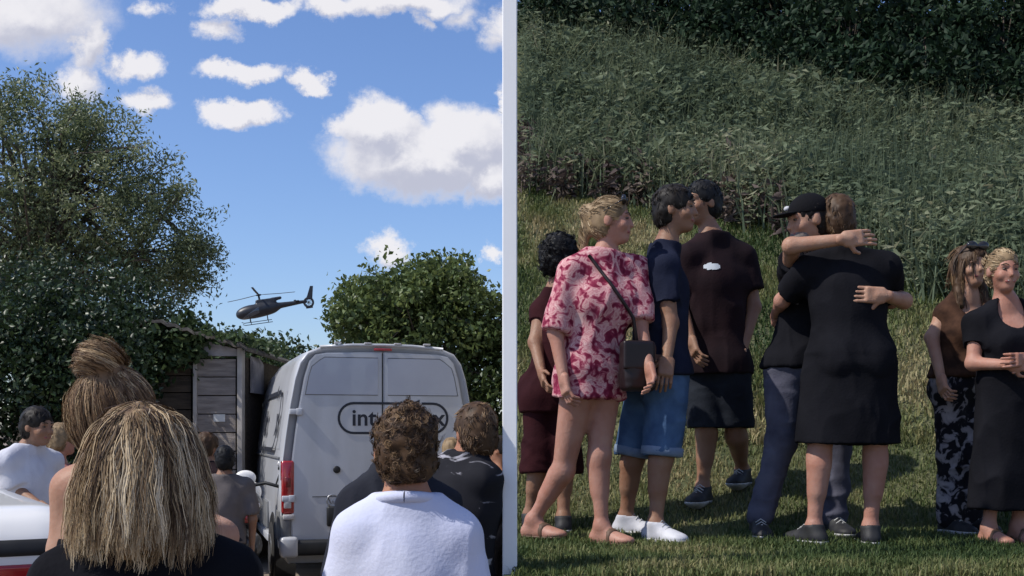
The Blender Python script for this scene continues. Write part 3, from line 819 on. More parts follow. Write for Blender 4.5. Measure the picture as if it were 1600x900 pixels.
# bumper with step
mb = MB(); mb.box((-.03, 0, .50), (.10, .99, .075), .03); obj('bumper', mb.get(), M_black, van)
mb = MB(); mb.box((-.045, .93, .51), (.10, .085, .10), .03); obj('bumper_end', mb.get(), M_van, van)
mb = MB(); mb.box((-.045, -.93, .51), (.10, .085, .10), .03); obj('bumper_end', mb.get(), M_van, van)
# handle, plate housing, round cap, badge
mb = MB(); mb.box((-.045, .42, .80), (.025, .14, .10), .02); obj('plate_recess', mb.get(), M_black, van)
mb = MB(); mb.lathe((-.03, .46, 1.26), (-1, 0, 0), [(0, .036), (.018, .036), (.022, .03)], 20); obj('lock_cap', mb.get(), M_black, van)
mb = MB(); mb.box((-.04, -.05, 1.02), (.018, .045, .10), .01); obj('door_handle', mb.get(), M_black, van)
mb = MB(); ring = [(-.034, .50 + .058 * math.cos(a), .955 + .058 * math.sin(a)) for a in np.linspace(0, 2 * math.pi, 25)]
mb.tube(ring, .006, 6, False); mb.tube([(-.034, .545, .985), (-.034, .515, .92), (-.034, .50, .955), (-.034, .485, .92), (-.034, .455, .985)], .005, 5)
obj('badge', mb.get(), M_steel, van)
def text_mesh(s, size, bold=.0):
    cu = bpy.data.curves.new('t', 'FONT'); cu.body = s; cu.size = size; cu.extrude = .0015; cu.offset = bold; cu.space_character = 1.02
    o = bpy.data.objects.new('t', cu); COL.objects.link(o)
    dg = bpy.context.evaluated_depsgraph_get(); me = o.evaluated_get(dg).to_mesh()
    V = np.array([v.co[:] for v in me.vertices]); F = [tuple(p.vertices) for p in me.polygons]
    o.evaluated_get(dg).to_mesh_clear(); bpy.data.objects.remove(o); bpy.data.curves.remove(cu)
    return V, F
def logo(parent, O, U, Wv, s):
    """outlined pill with two arrowheads and lettering; O origin, U right, Wv up, s scale (metres of total width)"""
    O, U, Wv = (np.asarray(a, float) for a in (O, U, Wv)); nn = np.cross(U, Wv)
    pt = lambda u, v: O + U * u * s + Wv * v * s
    def strip(path, w, nm):
        mb = MB(); path = [np.asarray(p, float) for p in path]; V = []; F = []
        for i, p in enumerate(path):
            t = nrm(path[min(i + 1, len(path) - 1)] - path[max(i - 1, 0)]); q = np.array([-t[1], t[0]]) * w / 2
            for sg in (1, -1):
                a = p + q * sg
                V.append(pt(*a)); V.append(pt(*a) + nn * .002)
        for i in range(len(path) - 1):
            a = i * 4; b = a + 4
            F += [(a + 1, a + 3, b + 3, b + 1), (a, b, b + 2, a + 2), (a, a + 1, b + 1, b), (a + 2, b + 2, b + 3, a + 3)]
        mb.add(V, F); obj(nm, mb.get(), M_ink, parent, smooth=False)
    h = .135; rr = h
    left = [(-.5 + rr + rr * math.cos(a), rr * math.sin(a)) for a in np.linspace(math.pi / 2, 3 * math.pi / 2, 14)]
    right = [(.5 - rr + rr * math.cos(a), rr * math.sin(a)) for a in np.linspace(-math.pi / 2, math.pi / 2, 14)]
    strip([(.16, h)] + left + [(-.22, -h)], .022, 'logo_outline')
    strip([(-.10, -h)] + right + [(.26, h)], .022, 'logo_outline')
    for (x, y, d) in ((-.15, -h, 1), (.19, h, -1)):
        mb = MB(); mb.prism([pt(x - .05 * d, y - .036), pt(x + .035 * d, y), pt(x - .05 * d, y + .036)], nn * .002); obj('logo_arrow', mb.get(), M_ink, parent, smooth=False)
    for tx, x in (('int', -.385), ('x', .37)):
        V, F = text_mesh(tx, .21 * s, .004 * s)
        W_ = np.array([O + U * (x * s + v[0]) + Wv * (-.065 * s + v[1]) + nn * v[2] for v in V]); obj('lettering', (W_, F), M_ink, parent, smooth=False)
# rear: seen from behind, local +y (left side of the van) is picture left -> U = -y
logo(van, (-.0325, -.11, 1.77), (0, -1, 0), (0, 0, 1), 1.10)
# left side logo, large, on the sloping upper side
up = nrm((0, vw(2.1) - vw(1.62), 2.1 - 1.62)); ow = np.array([0, up[2], -up[1]]); 
logo(van, np.array([1.9, vw(1.75) + .012, 1.75]) + ow * .012, (-1, 0, 0), up, 2.3)
# side cladding, swage line, sills, fuel cap, wheel arches
for sgn in (1, -1):
    mb = MB(); mb.box((2.6, sgn * 1.0, .72), (1.05, .022, .15), .012); obj('side_cladding', mb.get(), M_clad, van)
    mb = MB(); mb.box((.27, sgn * .985, .70), (.17, .03, .15), .012); obj('side_cladding', mb.get(), M_clad, van)
    mb = MB(); mb.box((2.7, sgn * .985, .47), (1.15, .03, .045), .012); obj('sill', mb.get(), M_van, van)
    mb = MB(); mb.box((2.4, sgn * (vw(1.36) + .004), 1.37), (2.1, .012, .012), .005); obj('side_swage', mb.get(), M_clad, van)
    mb = MB(); mb.prism([(x, sgn * (vw(z) + .006), z) for x, z in ((.45, 1.46), (3.7, 1.46), (3.7, 2.06), (.45, 2.06))], (0, -sgn * .02, 0)); obj('side_panel', mb.get(), M_van, van, smooth=False)
    mb = MB(); mb.lathe((.28, sgn * 1.0, 1.27), (0, sgn, 0), [(-.02, .018), (.006, .018)], 14); obj('side_marker', mb.get(), M_black, van)
    mb = MB(); mb.prism([(x, sgn * (vw(z) - .006 - .03 * max(0, x - 4.4)), z) for x, z in ((3.98, 1.48), (4.9, 1.42), (4.55, 1.98), (3.98, 2.02))], (0, sgn * .015, 0)); obj('cab_window', mb.get(), M_glass, van, smooth=False)
    mb = MB(); mb.tube([(4.75, sgn * .95, 1.45), (4.78, sgn * 1.12, 1.5)], .03, 8); mb.box((4.8, sgn * 1.16, 1.58), (.05, .10, .17), .03); obj('mirror', mb.get(), M_black, van)
    for wx in (.98, 4.85):
        mb = MB(); mb.lathe((wx, sgn * .80, .36), (0, sgn, 0), [(0, .43), (.205, .43), (.215, .40)], 32); obj('wheel_arch', mb.get(), M_black, van)
        mb = MB(); mb.lathe((wx, sgn * .80, .35), (0, sgn, 0), [(0, .26), (.02, .33), (.06, .35), (.19, .35), (.225, .33), (.23, .22)], 32); wl = obj('wheel', mb.get(), M_rubber, van)
        mb = MB(); mb.lathe((wx, sgn * .80, .35), (0, sgn, 0), [(.18, .21), (.235, .21), (.215, .16), (.235, .07), (.24, .03)], 24); obj('rim', mb.get(), M_steel, wl)
mb = MB(); mb.prism([(4.44, -.80, 2.32), (4.44, .80, 2.32), (5.18, .88, 1.62), (5.18, -.88, 1.62)], (.03, 0, .02)); obj('windscreen', mb.get(), M_glass, van, smooth=False)

# ================================================================== WHITE HATCHBACK (left foreground)
M_carw = mat('car_white', (.78, .765, .735), .3, (.75, .735, .71), 1, spec=.5, coat=.5)
CO = np.array([-1.79, 3.16, 0.0])      # rear centre on the ground; nose points away
car = thing('hatchback_car', 'white hatchback with red tail lights in front of the dark hedge', 'car', tuple(CO), R(30))
def car_items(o):
    B = lambda c_, h_, r_, k: (('b', np.array(c_), np.array(h_) + o, I3, r_ + o), k, 'u')
    return [B((0, 2.05, .62), (.86, 2.0, .36), .16, .0), B((0, 1.55, 1.08), (.66, 1.42, .30), .17, .16), B((0, 1.3, .85), (.80, 1.3, .22), .14, .12),
            B((0, 3.6, .74), (.78, .55, .20), .14, .12)]
def arches(): return [(('c', np.array([sx_, yy_, .32]), np.array([sx_ * 1.4, yy_, .32]), .37, .37), .0, 's') for sx_ in (.86, -.86) for yy_ in (.75, 3.25)]
obj('body', sdf(car_items(0) + arches(), .03), M_carw, car)
def car_patch(nm, lo, hi, m, o=.004, par=None):
    it = car_items(o); F_ = Fld(np.array([-1, -.15, .1]), np.array([1, 4.3, 1.55]), .02)
    for pr, k, op in it: F_.put(pr, k, op)
    for i in range(3):
        n = np.zeros(3); n[i] = 1; F_.cut(np.array(hi, float), n); F_.cut(np.array(lo, float), -n)
    return obj(nm, nets(F_), m, par or car)
car_patch('rear_window', (-.56, -.2, .86), (.56, .30, 1.10), M_glass)
car_patch('dark_band', (-.64, -.2, 1.225), (.64, .30, 1.285), M_black, .006)  # black band across the rear, between roof edge and light bar
car_patch('light_bar', (-.70, -.2, 1.12), (.70, .30, 1.215), M_red, .008)
for s_ in (1, -1):
    a = sorted([s_ * .60, s_ * .84]); car_patch('tail_light', (a[0], -.2, .78), (a[1], .22, 1.20), M_red, .010)
    a = sorted([s_ * .50, s_ * .95]); car_patch('side_window', (a[0], .75, 1.0), (a[1], 2.6, 1.27), M_glass)
car_patch('windscreen', (-.55, 2.7, 1.0), (.55, 3.4, 1.3), M_glass)
car_patch('bumper', (-.9, -.2, .30), (.9, .22, .60), M_carw, .012)
for s_ in (1, -1):
    for y_ in (.75, 3.25):
        mb = MB(); mb.lathe((s_ * .66, y_, .31), (s_, 0, 0), [(0, .2), (.02, .29), (.05, .31), (.16, .31), (.19, .29), (.19, .2)], 28); wl = obj('wheel', mb.get(), M_rubber, car)
        mb = MB(); mb.lathe((s_ * .66, y_, .31), (s_, 0, 0), [(.15, .19), (.195, .19), (.18, .12), (.2, .04)], 20); obj('rim', mb.get(), M_steel, wl)

# ================================================================== MOTORCYCLE between shed and van
M_bike = mat('bike_black', (.015, .015, .018), .3, spec=.5, coat=.4)
bk = thing('motorcycle', 'dark motorcycle with white fairing parked between the shed and the van', 'motorcycle', (P(380, 0, 10.6)[0], 10.6, 0), R(12))
for y_, nm in ((-.15, 'wheel'), (1.3, 'wheel')):
    mb = MB(); mb.lathe((-.07, y_, .31), (1, 0, 0), [(0, .2), (.0, .26), (.03, .31), (.11, .31), (.14, .26), (.14, .2)], 28); w_ = obj('wheel', mb.get(), M_rubber, bk)
    mb = MB(); mb.lathe((-.05, y_, .31), (1, 0, 0), [(0, .21), (.1, .21)], 20); mb.lathe((-.08, y_, .31), (1, 0, 0), [(0, .05), (.16, .05)], 12); obj('rim', mb.get(), M_steel, w_)
e3 = lambda c_, r_: (('e', np.array(c_, float), np.array(r_, float), I3), .05, 'u')
obj('frame', sdf([(('c', np.array([0, .0, .55]), np.array([0, .9, .5]), .13, .17), .05, 'u'), (('c', np.array([0, -.15, .33]), np.array([0, .5, .42]), .05, .07), .05, 'u'), (('c', np.array([0, 1.28, .32]), np.array([0, 1.05, 1.02]), .05, .05), .04, 'u')], .02), M_bike, bk)
obj('seat', sdf([e3((0, .15, .84), (.15, .42, .07)), e3((0, -.2, .95), (.13, .2, .07))], .02), M_black, bk)
obj('fuel_tank', sdf([e3((0, .72, .93), (.17, .28, .14))], .02), M_bike, bk)
obj('fairing', sdf([e3((0, 1.15, 1.02), (.16, .14, .13)), e3((0, 1.05, 1.17), (.11, .04, .08))], .02), M_carw, bk)
obj('tail_fairing', sdf([e3((.03, -.3, .97), (.13, .17, .045))], .02), M_carw, bk)
mb = MB(); mb.tube([(-.36, .85, 1.08), (-.2, .98, 1.12), (0, 1.0, 1.08), (.2, .98, 1.12), (.36, .85, 1.08)], .018, 8); obj('handlebar', mb.get(), M_black, bk)
for s_ in (1, -1):
    mb = MB(); mb.tube([(s_ * .3, .92, 1.1), (s_ * .36, .95, 1.27)], .01, 6); obj('mirror_stem', mb.get(), M_black, bk)
    obj('mirror', sdf([e3((s_ * .37, .95, 1.31), (.06, .022, .034))], .009), M_lens, bk)
mb = MB(); mb.box((0, -.42, .86), (.07, .03, .035), .012); obj('tail_light', mb.get(), M_red, bk)

# ================================================================== HELICOPTER
M_heli = mat('heli_black', (.018, .022, .030), .4, (.012, .014, .02), 2, spec=.4)
M_hglass = mat('heli_glass', (.035, .05, .07), .08, (.03, .04, .06), 2, spec=.7, coat=.4)
HY = 152.0; hc = P(412, 484, HY)
heli = thing('helicopter', 'small dark helicopter flying nose down above the trees', 'helicopter', tuple(hc))
heli.rotation_euler = (R(-3), R(-9), R(9))     # nose towards -x, dipped
A_ = lambda *v: np.array(v, float)
hp = 12.7  # px per metre
it = [(('e', A_(-1.35, 0, -.05), A_(2.2, .95, .92), I3), .3, 'u'), (('e', A_(.4, 0, .1), A_(1.7, .8, .85), I3), .4, 'u'), (('e', A_(-2.6, 0, -.30), A_(1.0, .75, .62), I3), .3, 'u'),
      (('c', A_(1.2, 0, .25), A_(5.6, 0, .35), .46, .19), .35, 'u'), (('b', A_(.45, 0, 1.05), A_(1.35, .42, .33), I3, .22), .25, 'u'), (('c', A_(1.3, 0, 1.18), A_(2.35, 0, 1.28), .27, .20), .1, 'u')]
obj('fuselage', sdf(it, .07), M_heli, heli)
F_ = Fld(A_(-4.2, -1.4, -1.4), A_(0, 1.4, 1.4), .07)
for pr, k, op in it:
    q = list(pr); 
    if q[0] == 'e': q[2] = q[2] + .02
    F_.put(tuple(q), k, op)
for pt_, n_ in (((-.55, 0, 0), (1, 0, 0)), ((0, 0, -.35), (.25, 0, -1)), ((0, 0, .62), (-.5, 0, 1))): F_.cut(A_(*pt_), nrm(n_))
obj('canopy', nets(F_), M_hglass, heli)
mb = MB(); mb.lathe((-1.55, .9, -.1), (0, 1, 0), [(-.3, .02), (-.2, .3), (.0, .02)], 8)
obj('shrouded_tail_rotor', sdf([(('c', A_(5.95, -.16, .15), A_(5.95, .16, .15), .72, .72), .0, 'u'), (('c', A_(5.95, -.6, .15), A_(5.95, .6, .15), .44, .44), .0, 's'), (('c', A_(5.2, 0, .3), A_(5.5, 0, .3), .2, .2), .1, 'u'), (('b', A_(5.95, 0, -.52), A_(.45, .10, .12), I3, .05), .08, 'u')], .05, cuts=(((0, .17, 0), (0, 1, 0)), ((0, -.17, 0), (0, -1, 0)))), M_heli, heli)
mb = MB(); mb.prism([(5.55, -.07, .5), (6.5, -.07, .6), (6.85, -.07, 2.25), (6.45, -.07, 2.3), (5.9, -.07, 1.1)], (0, .14, 0)); obj('tail_fin', mb.get(), M_heli, heli, smooth=False)
mb = MB(); mb.lathe((5.95, -.1, .15), (0, 1, 0), [(0, .12), (.2, .12)], 12)
for a in np.linspace(0, 2 * math.pi, 11)[:-1]: mb.tube([(5.95, 0, .15), (5.95 + .44 * math.cos(a), 0, .15 + .44 * math.sin(a))], .03, 4)
obj('tail_rotor', mb.get(), M_heli, heli)
mb = MB(); mb.prism([(4.25, -1.0, .42), (4.75, -1.0, .42), (4.75, 1.0, .42), (4.25, 1.0, .42)], (0, 0, .06)); obj('tailplane', mb.get(), M_heli, heli, smooth=False)
mb = MB(); mb.box((4.2, 0, .62), (.16, .05, .13), .03); obj('beacon', mb.get(), M_heli, heli)
mb = MB(); mb.tube([(-.35, 0, 1.2), (-.35, 0, 2.05)], [.16, .12], 10); mb.lathe((-.35, 0, 2.0), (0, 0, 1), [(-.06, .3), (.02, .42), (.1, .3), (.16, .1)], 14); obj('rotor_mast', mb.get(), M_heli, heli)
for a in (R(25), R(145), R(265)):
    d = A_(math.cos(a), math.sin(a), 0); w = A_(-d[1], d[0], 0)
    mb = MB(); p0 = A_(-.35, 0, 2.06); Vb = []
    for r_, wd_, dz in ((.35, .07, 0), (.9, .15, .01), (3, .15, .03), (5.2, .14, .12)):
        for sg, tz in ((1, .014), (1, -.014), (-1, -.014), (-1, .014)): Vb.append(p0 + d * r_ + w * wd_ * sg + A_(0, 0, dz + tz))
    Fb = [(i * 4 + k, i * 4 + (k + 1) % 4, i * 4 + 4 + (k + 1) % 4, i * 4 + 4 + k) for i in range(3) for k in range(4)] + [(0, 1, 2, 3), (15, 14, 13, 12)]
    mb.add(Vb, Fb); obj('rotor_blade', mb.get(), M_heli, heli, smooth=False)
for s_ in (1, -1):
    mb = MB(); mb.tube([(-3.0, s_ * .95, -1.42), (-2.7, s_ * .98, -1.58), (.9, s_ * .98, -1.58)], .05, 6)
    for x_ in (-1.9, .35): mb.tube([(x_, s_ * .45, -.65), (x_, s_ * .98, -1.56)], .045, 6)
    obj('skid', mb.get(), M_heli, heli)

# ================================================================== PEOPLE
def skin(name, c):
    m = mat(name, c, .55, tuple(a * b for a, b in zip(c, (.84, .70, .64))), 11, bump=.12, bscale=60, spec=.3, lo=.32, hi=.68, detail=7)
    b = m.node_tree.nodes['Principled BSDF']
    b.inputs['Subsurface Weight'].default_value = .12; b.inputs['Subsurface Radius'].default_value = (.012, .005, .003); b.inputs['Subsurface Scale'].default_value = 1.0
    return m
SK_f = skin('skin_fair', (.38, .225, .155)); SK_t = skin('skin_tan', (.27, .155, .10)); SK_p = skin('skin_pink', (.40, .215, .16)); SK_w = skin('skin_warm', (.36, .18, .11))
def cloth(name, c, c2=None, scale=5, rough=.85, **k): return mat(name, c, rough, c2, scale, bump=.12, bscale=90, spec=.06, sheen=0, **k)
CL = dict(
    black=cloth('black_cotton', (.010, .010, .013), (.006, .006, .008)), navy=cloth('navy_cotton', (.017, .021, .040), (.011, .013, .026)),
    maroonblack=cloth('black_maroon_cotton', (.020, .011, .013), (.012, .008, .010)), white=cloth('white_cotton', (.56, .58, .70), (.50, .52, .66)),
    whitetee=cloth('white_tee', (.62, .62, .66), (.50, .50, .56)), denim=cloth('blue_denim', (.075, .135, .24), (.040, .075, .15), 9), grey=cloth('grey_denim', (.095, .095, .125), (.055, .055, .078), 9),
    maroon=cloth('maroon_cloth', (.035, .010, .012), (.02, .006, .008)), brown=cloth('brown_top', (.075, .038, .024), (.028, .015, .011), 14), pinktop=cloth('dusty_pink', (.33, .15, .13), (.25, .11, .10)),
    greybrown=cloth('grey_brown_shirt', (.15, .13, .125), (.10, .088, .085)), dkshorts=cloth('dark_shorts', (.022, .026, .034), (.014, .016, .022)), darkjean=cloth('dark_jeans', (.03, .033, .045), (.02, .022, .03)),
    charcoal=cloth('charcoal_top', (.028, .030, .038), (.018, .019, .026)))
def pattern(name, cols, scale, pos, warp=1.2, rough=.85, stretch=(1, 1, 1)):
    m = bpy.data.materials.new(name); m.use_nodes = True; t = m.node_tree; b = t.nodes['Principled BSDF']; b.inputs['Roughness'].default_value = rough; b.inputs['Specular IOR Level'].default_value = .15
    tc = t.nodes.new('ShaderNodeTexCoord'); mp = t.nodes.new('ShaderNodeMapping'); mp.inputs['Scale'].default_value = stretch
    nz = t.nodes.new('ShaderNodeTexNoise'); nz.inputs['Scale'].default_value = scale; nz.inputs['Detail'].default_value = 4; nz.inputs['Distortion'].default_value = warp
    rp = t.nodes.new('ShaderNodeValToRGB')
    while len(rp.color_ramp.elements) < len(cols): rp.color_ramp.elements.new(.5)
    for i, c_ in enumerate(cols): rp.color_ramp.elements[i].position = pos[i]; rp.color_ramp.elements[i].color = (*c_, 1)
    t.links.new(tc.outputs['Object'], mp.inputs[0]); t.links.new(mp.outputs[0], nz.inputs['Vector']); t.links.new(nz.outputs['Fac'], rp.inputs[0]); t.links.new(rp.outputs[0], b.inputs['Base Color'])
    return m
CL['floral'] = pattern('pink_floral', [(.13, .010, .030), (.20, .020, .052), (.36, .10, .135), (.56, .33, .32), (.42, .17, .19), (.60, .40, .38)], 19, [.34, .42, .47, .535, .60, .68], 1.1)
CL['leopard'] = pattern('black_white_print', [(.010, .010, .014), (.014, .013, .017), (.24, .22, .24), (.34, .31, .32)], 15, [.40, .51, .56, .70], .8)
CL['streak'] = pattern('black_streaked', [(.012, .012, .016), (.014, .014, .018), (.30, .29, .32)], 7, [.3, .62, .68], .9, stretch=(1, 1, 3.4))
def hairm(n, cols, rough=.55): return amat(n, cols, rough, 0, .2)
HR = dict(dark=hairm('hair_dark', [(.006, .005, .005), (.014, .011, .009), (.03, .022, .017)]), black=hairm('hair_black', [(.004, .004, .005), (.008, .008, .009), (.016, .015, .015)]),
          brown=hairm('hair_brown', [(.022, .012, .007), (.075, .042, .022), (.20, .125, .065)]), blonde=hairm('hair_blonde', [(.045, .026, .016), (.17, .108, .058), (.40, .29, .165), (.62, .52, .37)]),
          fair=hairm('hair_fair', [(.10, .065, .035), (.26, .18, .10), (.44, .33, .20)]), bun=hairm('hair_bun', [(.06, .032, .018), (.20, .12, .065), (.50, .36, .21)]))
M_eye = mat('eye_socket_shade', (.12, .09, .075), .4); M_iris = mat('iris', (.02, .014, .01), .1); M_lip = mat('lips', (.33, .11, .10), .45); M_brow = mat('brow', (.05, .032, .02), .8); M_teeth = mat('teeth', (.6, .57, .52), .3)  # eyeballs coloured dark brown: the shadow of the sockets is put into the colour
M_shoew = mat('white_sneaker', (.55, .55, .58), .6, (.42, .42, .46), 15); M_shoeb = mat('black_sneaker', (.014, .014, .017), .6, (.03, .03, .03), 20); M_sole = mat('sole', (.48, .48, .47), .7, (.36, .36, .35), 12)
M_sand = mat('sandal', (.12, .07, .045), .6); M_bag = mat('bag_leather', (.016, .008, .009), .45, spec=.4); M_shades = mat('sunglass_lens', (.02, .018, .018), .08, spec=.6)
M_cap = cloth('cap_black', (.010, .010, .012)); M_watch = M_bag

def rotz(a): return np.array([[math.cos(a), -math.sin(a), 0], [math.sin(a), math.cos(a), 0], [0, 0, 1]])
def person(label, px, Y, gz, H, yaw, skin_m, wear, hair=None, J=None, heady=None, pitch=0, roll=0, fem=False, bw=1.0, feet='shoe', shoe=None, vox=.008, group=None, face=True, hands=True, curl=.5, headsc=1.0, off_hand=None, palm=None, lean=(0, 0), far=False):
    S = H / 1.75; X0 = (px - 800) / FPX * Y; base = np.array([X0, Y, gz])
    yw = R(yaw); f = np.array([math.sin(yw), -math.cos(yw), 0.0]); s = np.array([math.cos(yw), math.sin(yw), 0.0]); u = np.array([0, 0, 1.0])
    ov = J or {}
    def Q(key, default, w=None):
        if key in ov:
            a = ov[key]; return P(a[0], a[1], Y + (a[2] if len(a) > 2 else 0))
        return default
    shw = (.165 if fem else .185) * S * bw ** .5; hpw = .088 * S
    ln = s * lean[0] + f * lean[1]
    j = {}
    j['hip'] = Q('hip', base + u * .93 * S)
    j['neck'] = Q('neck', j['hip'] + u * .535 * S + ln * .535)
    j['head'] = Q('head', j['neck'] + u * .155 * S + f * .02 + ln * .1)
    for k, sg in (('L', 1), ('R', -1)):
        j['sh' + k] = Q('sh' + k, lerp(j['hip'], j['neck'], .90) + s * sg * shw) - u * .038 * S
        j['hp' + k] = Q('hp' + k, j['hip'] + s * sg * hpw - u * .02)
        j['an' + k] = Q('an' + k, base + s * sg * .10 * S + u * .085 * S)
        j['kn' + k] = Q('kn' + k, lerp(j['hp' + k], j['an' + k], .48) + f * .02)
        j['el' + k] = Q('el' + k, j['sh' + k] - u * .29 * S + s * sg * .06 * S - f * .02)
        j['wr' + k] = Q('wr' + k, j['el' + k] - u * .25 * S + f * .06 * S)
    msh = (j['shL'] + j['shR']) / 2
    t = nrm(msh - j['hip']); sv = nrm(j['shL'] - j['shR']); sv = nrm(sv - t * (sv @ t)); fv = np.cross(sv, t); RT = np.stack([sv, fv, t], 1)
    hsv = nrm(j['hpL'] - j['hpR']); hfv = nrm(np.cross(hsv, u)); RH = np.stack([hsv, hfv, u], 1)
    at = lambda w, a=0, b=0: lerp(j['hip'], msh, w) + fv * a * S + sv * b * S
    def torso(o):
        L_ = [(('e', at(.74), np.array([.150 * bw * (.92 if fem else 1), .108 * bw, .175]) * S + o, RT), .05, 'u'),
              (('e', at(.42), np.array([.128 * bw * (.92 if fem else 1.02), .098 * bw, .165]) * S + o, RT), .06, 'u'),
              (('e', j['hip'] + u * .02, np.array([.160 * bw * (1.05 if fem else .98), .115 * bw, .125]) * S + o, RH), .06, 'u'),
              (('c', lerp(j['shL'], j['shR'], .1), lerp(j['shL'], j['shR'], .9), .044 * S + o, .044 * S + o), .05, 'u')]
        for k in 'LR': L_.append((('c', j['neck'] + t * .01, lerp(j['neck'], j['sh' + k], .9), .046 * S + o, .042 * S + o), .05, 'u'))
        for sg in (1, -1):
            if fem: L_.append((('e', at(.68, .070, .066 * sg), np.full(3, .058 * S * bw) + o, RT), .07, 'u'))
            L_.append((('e', j['hip'] - hfv * .05 * S + hsv * .07 * S * sg - u * .03, np.full(3, .088 * S * bw) + o, RH), .05, 'u'))
        return L_
    def leg(k, o, bag=0.0):
        hp_, kn, an = j['hp' + k], j['kn' + k], j['an' + k]; d = nrm(an - kn); back = nrm(-hfv - d * (-hfv @ d))
        fr_ = nrm(hfv - d * (hfv @ d))
        return [(('e', kn + fr_ * .014 * S, np.full(3, .043 * S) + o + bag, RH), .03, 'u'), (('c', hp_, kn, .088 * S * bw + o, .056 * S + o + bag), .04, 'u'), (('c', kn, an, .050 * S + o + bag, .034 * S + o + bag * 1.3), .03, 'u'),
                (('c', lerp(kn, an, .16) + back * .014 * S, lerp(kn, an, .5) + back * .012 * S, .053 * S + o + bag * .5, .038 * S + o + bag * .5), .04, 'u')]
    def arm(k, o, frac=2.0):
        a, b, c_ = j['sh' + k], j['el' + k], j['wr' + k]; L_ = []
        if frac <= 1: return [(('c', a, lerp(a, b, frac), .054 * S * bw ** .5 + o, .047 * S + o), .035, 'u')]
        L_.append((('c', a, b, .050 * S * bw ** .5 + o, .037 * S + o), .035, 'u'))
        e = lerp(b, c_, min(1, frac - 1)); r1 = (.040 + (.027 - .040) * min(1, frac - 1)) * S
        L_.append((('c', b, e, .039 * S + o, r1 + o), .025, 'u'))
        return L_
    # ---- head frame
    hy = R(heady if heady is not None else yaw); hf0 = np.array([math.sin(hy), -math.cos(hy), 0]); hs = np.array([math.cos(hy), math.sin(hy), 0])
    pt_ = R(pitch); hf = hf0 * math.cos(pt_) + u * math.sin(pt_); hu = np.cross(hf, hs) * -1
    hu = nrm(u - hf * (u @ hf)); rl = R(roll); hs, hu = hs * math.cos(rl) + hu * math.sin(rl), hu * math.cos(rl) - hs * math.sin(rl)
    RHd = np.stack([hs, hf, hu], 1); hS = S * headsc; hc_ = j['head']
    H3 = lambda a, b, c_: hc_ + (hs * a + hf * b + hu * c_) * hS
    def head_items():
        it = [(('c', j['neck'] - t * .03, H3(0, -.022, -.05), (.054 if not fem else .046) * S, (.050 if not fem else .042) * S), .04, 'u'),
              (('e', H3(0, -.012, .032), np.array([.074, .094, .088]) * hS, RHd), .03, 'u'),
              (('e', H3(0, .028, -.030), np.array([.055 if fem else .060, .066, .082 if fem else .085]) * hS, RHd), .03, 'u'),
              (('e', H3(0, .060, -.092), np.array([.026, .026, .020]) * hS, RHd), .03, 'u')]
        if face:
            it += [(('c', H3(0, .088, .012), H3(0, .104, -.026), .008 * hS, .0115 * hS), .014, 'u'),
                   (('c', H3(-.04, .074, .024), H3(.04, .074, .024), (.010 if fem else .014) * hS, (.010 if fem else .014) * hS), .015, 'u'),
                   (('e', H3(.032, .092, .008), np.array([.017, .012, .011]) * hS, RHd), .012, 's'), (('e', H3(-.032, .092, .008), np.array([.017, .012, .011]) * hS, RHd), .012, 's'),
                   (('c', H3(-.020, .084, -.058), H3(.020, .084, -.058), .009 * hS, .009 * hS), .01, 'u'),
                   (('e', H3(.043, .060, -.028), np.array([.022, .024, .022]) * hS, RHd), .02, 'u'), (('e', H3(-.043, .060, -.028), np.array([.022, .024, .022]) * hS, RHd), .02, 'u')]
        for sg in (1, -1): it.append((('e', H3(.075 * sg, -.012, -.004), np.array([.012, .022, .033]) * hS, RHd), .008, 'u'))
        return it
    # ---- hands and feet
    fdir = {}
    def hand_items(k):
        w = j['wr' + k]; d = nrm(w - j['el' + k]); sg = 1 if k == 'L' else -1
        if off_hand and k in off_hand: d = nrm(off_hand[k])
        n = np.asarray(palm[k], float) if palm and k in palm else -sv * sg
        n = nrm(n - d * (n @ d)); wd = np.cross(d, n) * sg      # towards the thumb
        if palm and (k + 'flip') in palm: wd = -wd
        it = [(('b', w + d * .048 * S, np.array([.040, .050, .015]) * S, np.stack([wd, d, n], 1), .014 * S), .0, 'u'), (('c', w - d * .02, w + d * .03 * S, .026 * S, .024 * S), .02, 'u')]
        cu = curl[k] if isinstance(curl, dict) else curl
        for i, (o_, l_) in enumerate(((.030, .040), (.010, .045), (-.011, .042), (-.031, .033))):
            b_ = w + d * .092 * S + wd * o_ * S; a1 = cu * .7 + .06 * i; a2 = a1 + cu * 1.1; sp_ = wd * o_ * 1.6
            d1 = nrm(d * math.cos(a1) + n * math.sin(a1) + sp_); d2 = nrm(d * math.cos(a2) + n * math.sin(a2) + sp_)
            m_ = b_ + d1 * l_ * S; e_ = m_ + d2 * l_ * .95 * S
            it += [(('c', b_ - d * .015, m_, .0092 * S, .0085 * S), .004, 'u'), (('c', m_, e_, .0085 * S, .0070 * S), .003, 'u')]
        tb = w + d * .030 * S + wd * .032 * S; t1 = nrm(d * .55 + wd * .75 + n * .35); t2 = nrm(d * .9 + wd * .25 + n * .45)
        it += [(('c', tb, tb + t1 * .036 * S, .0125 * S, .0105 * S), .006, 'u'), (('c', tb + t1 * .036 * S, tb + t1 * .036 * S + t2 * .032 * S, .0100 * S, .0080 * S), .004, 'u')]
        return it
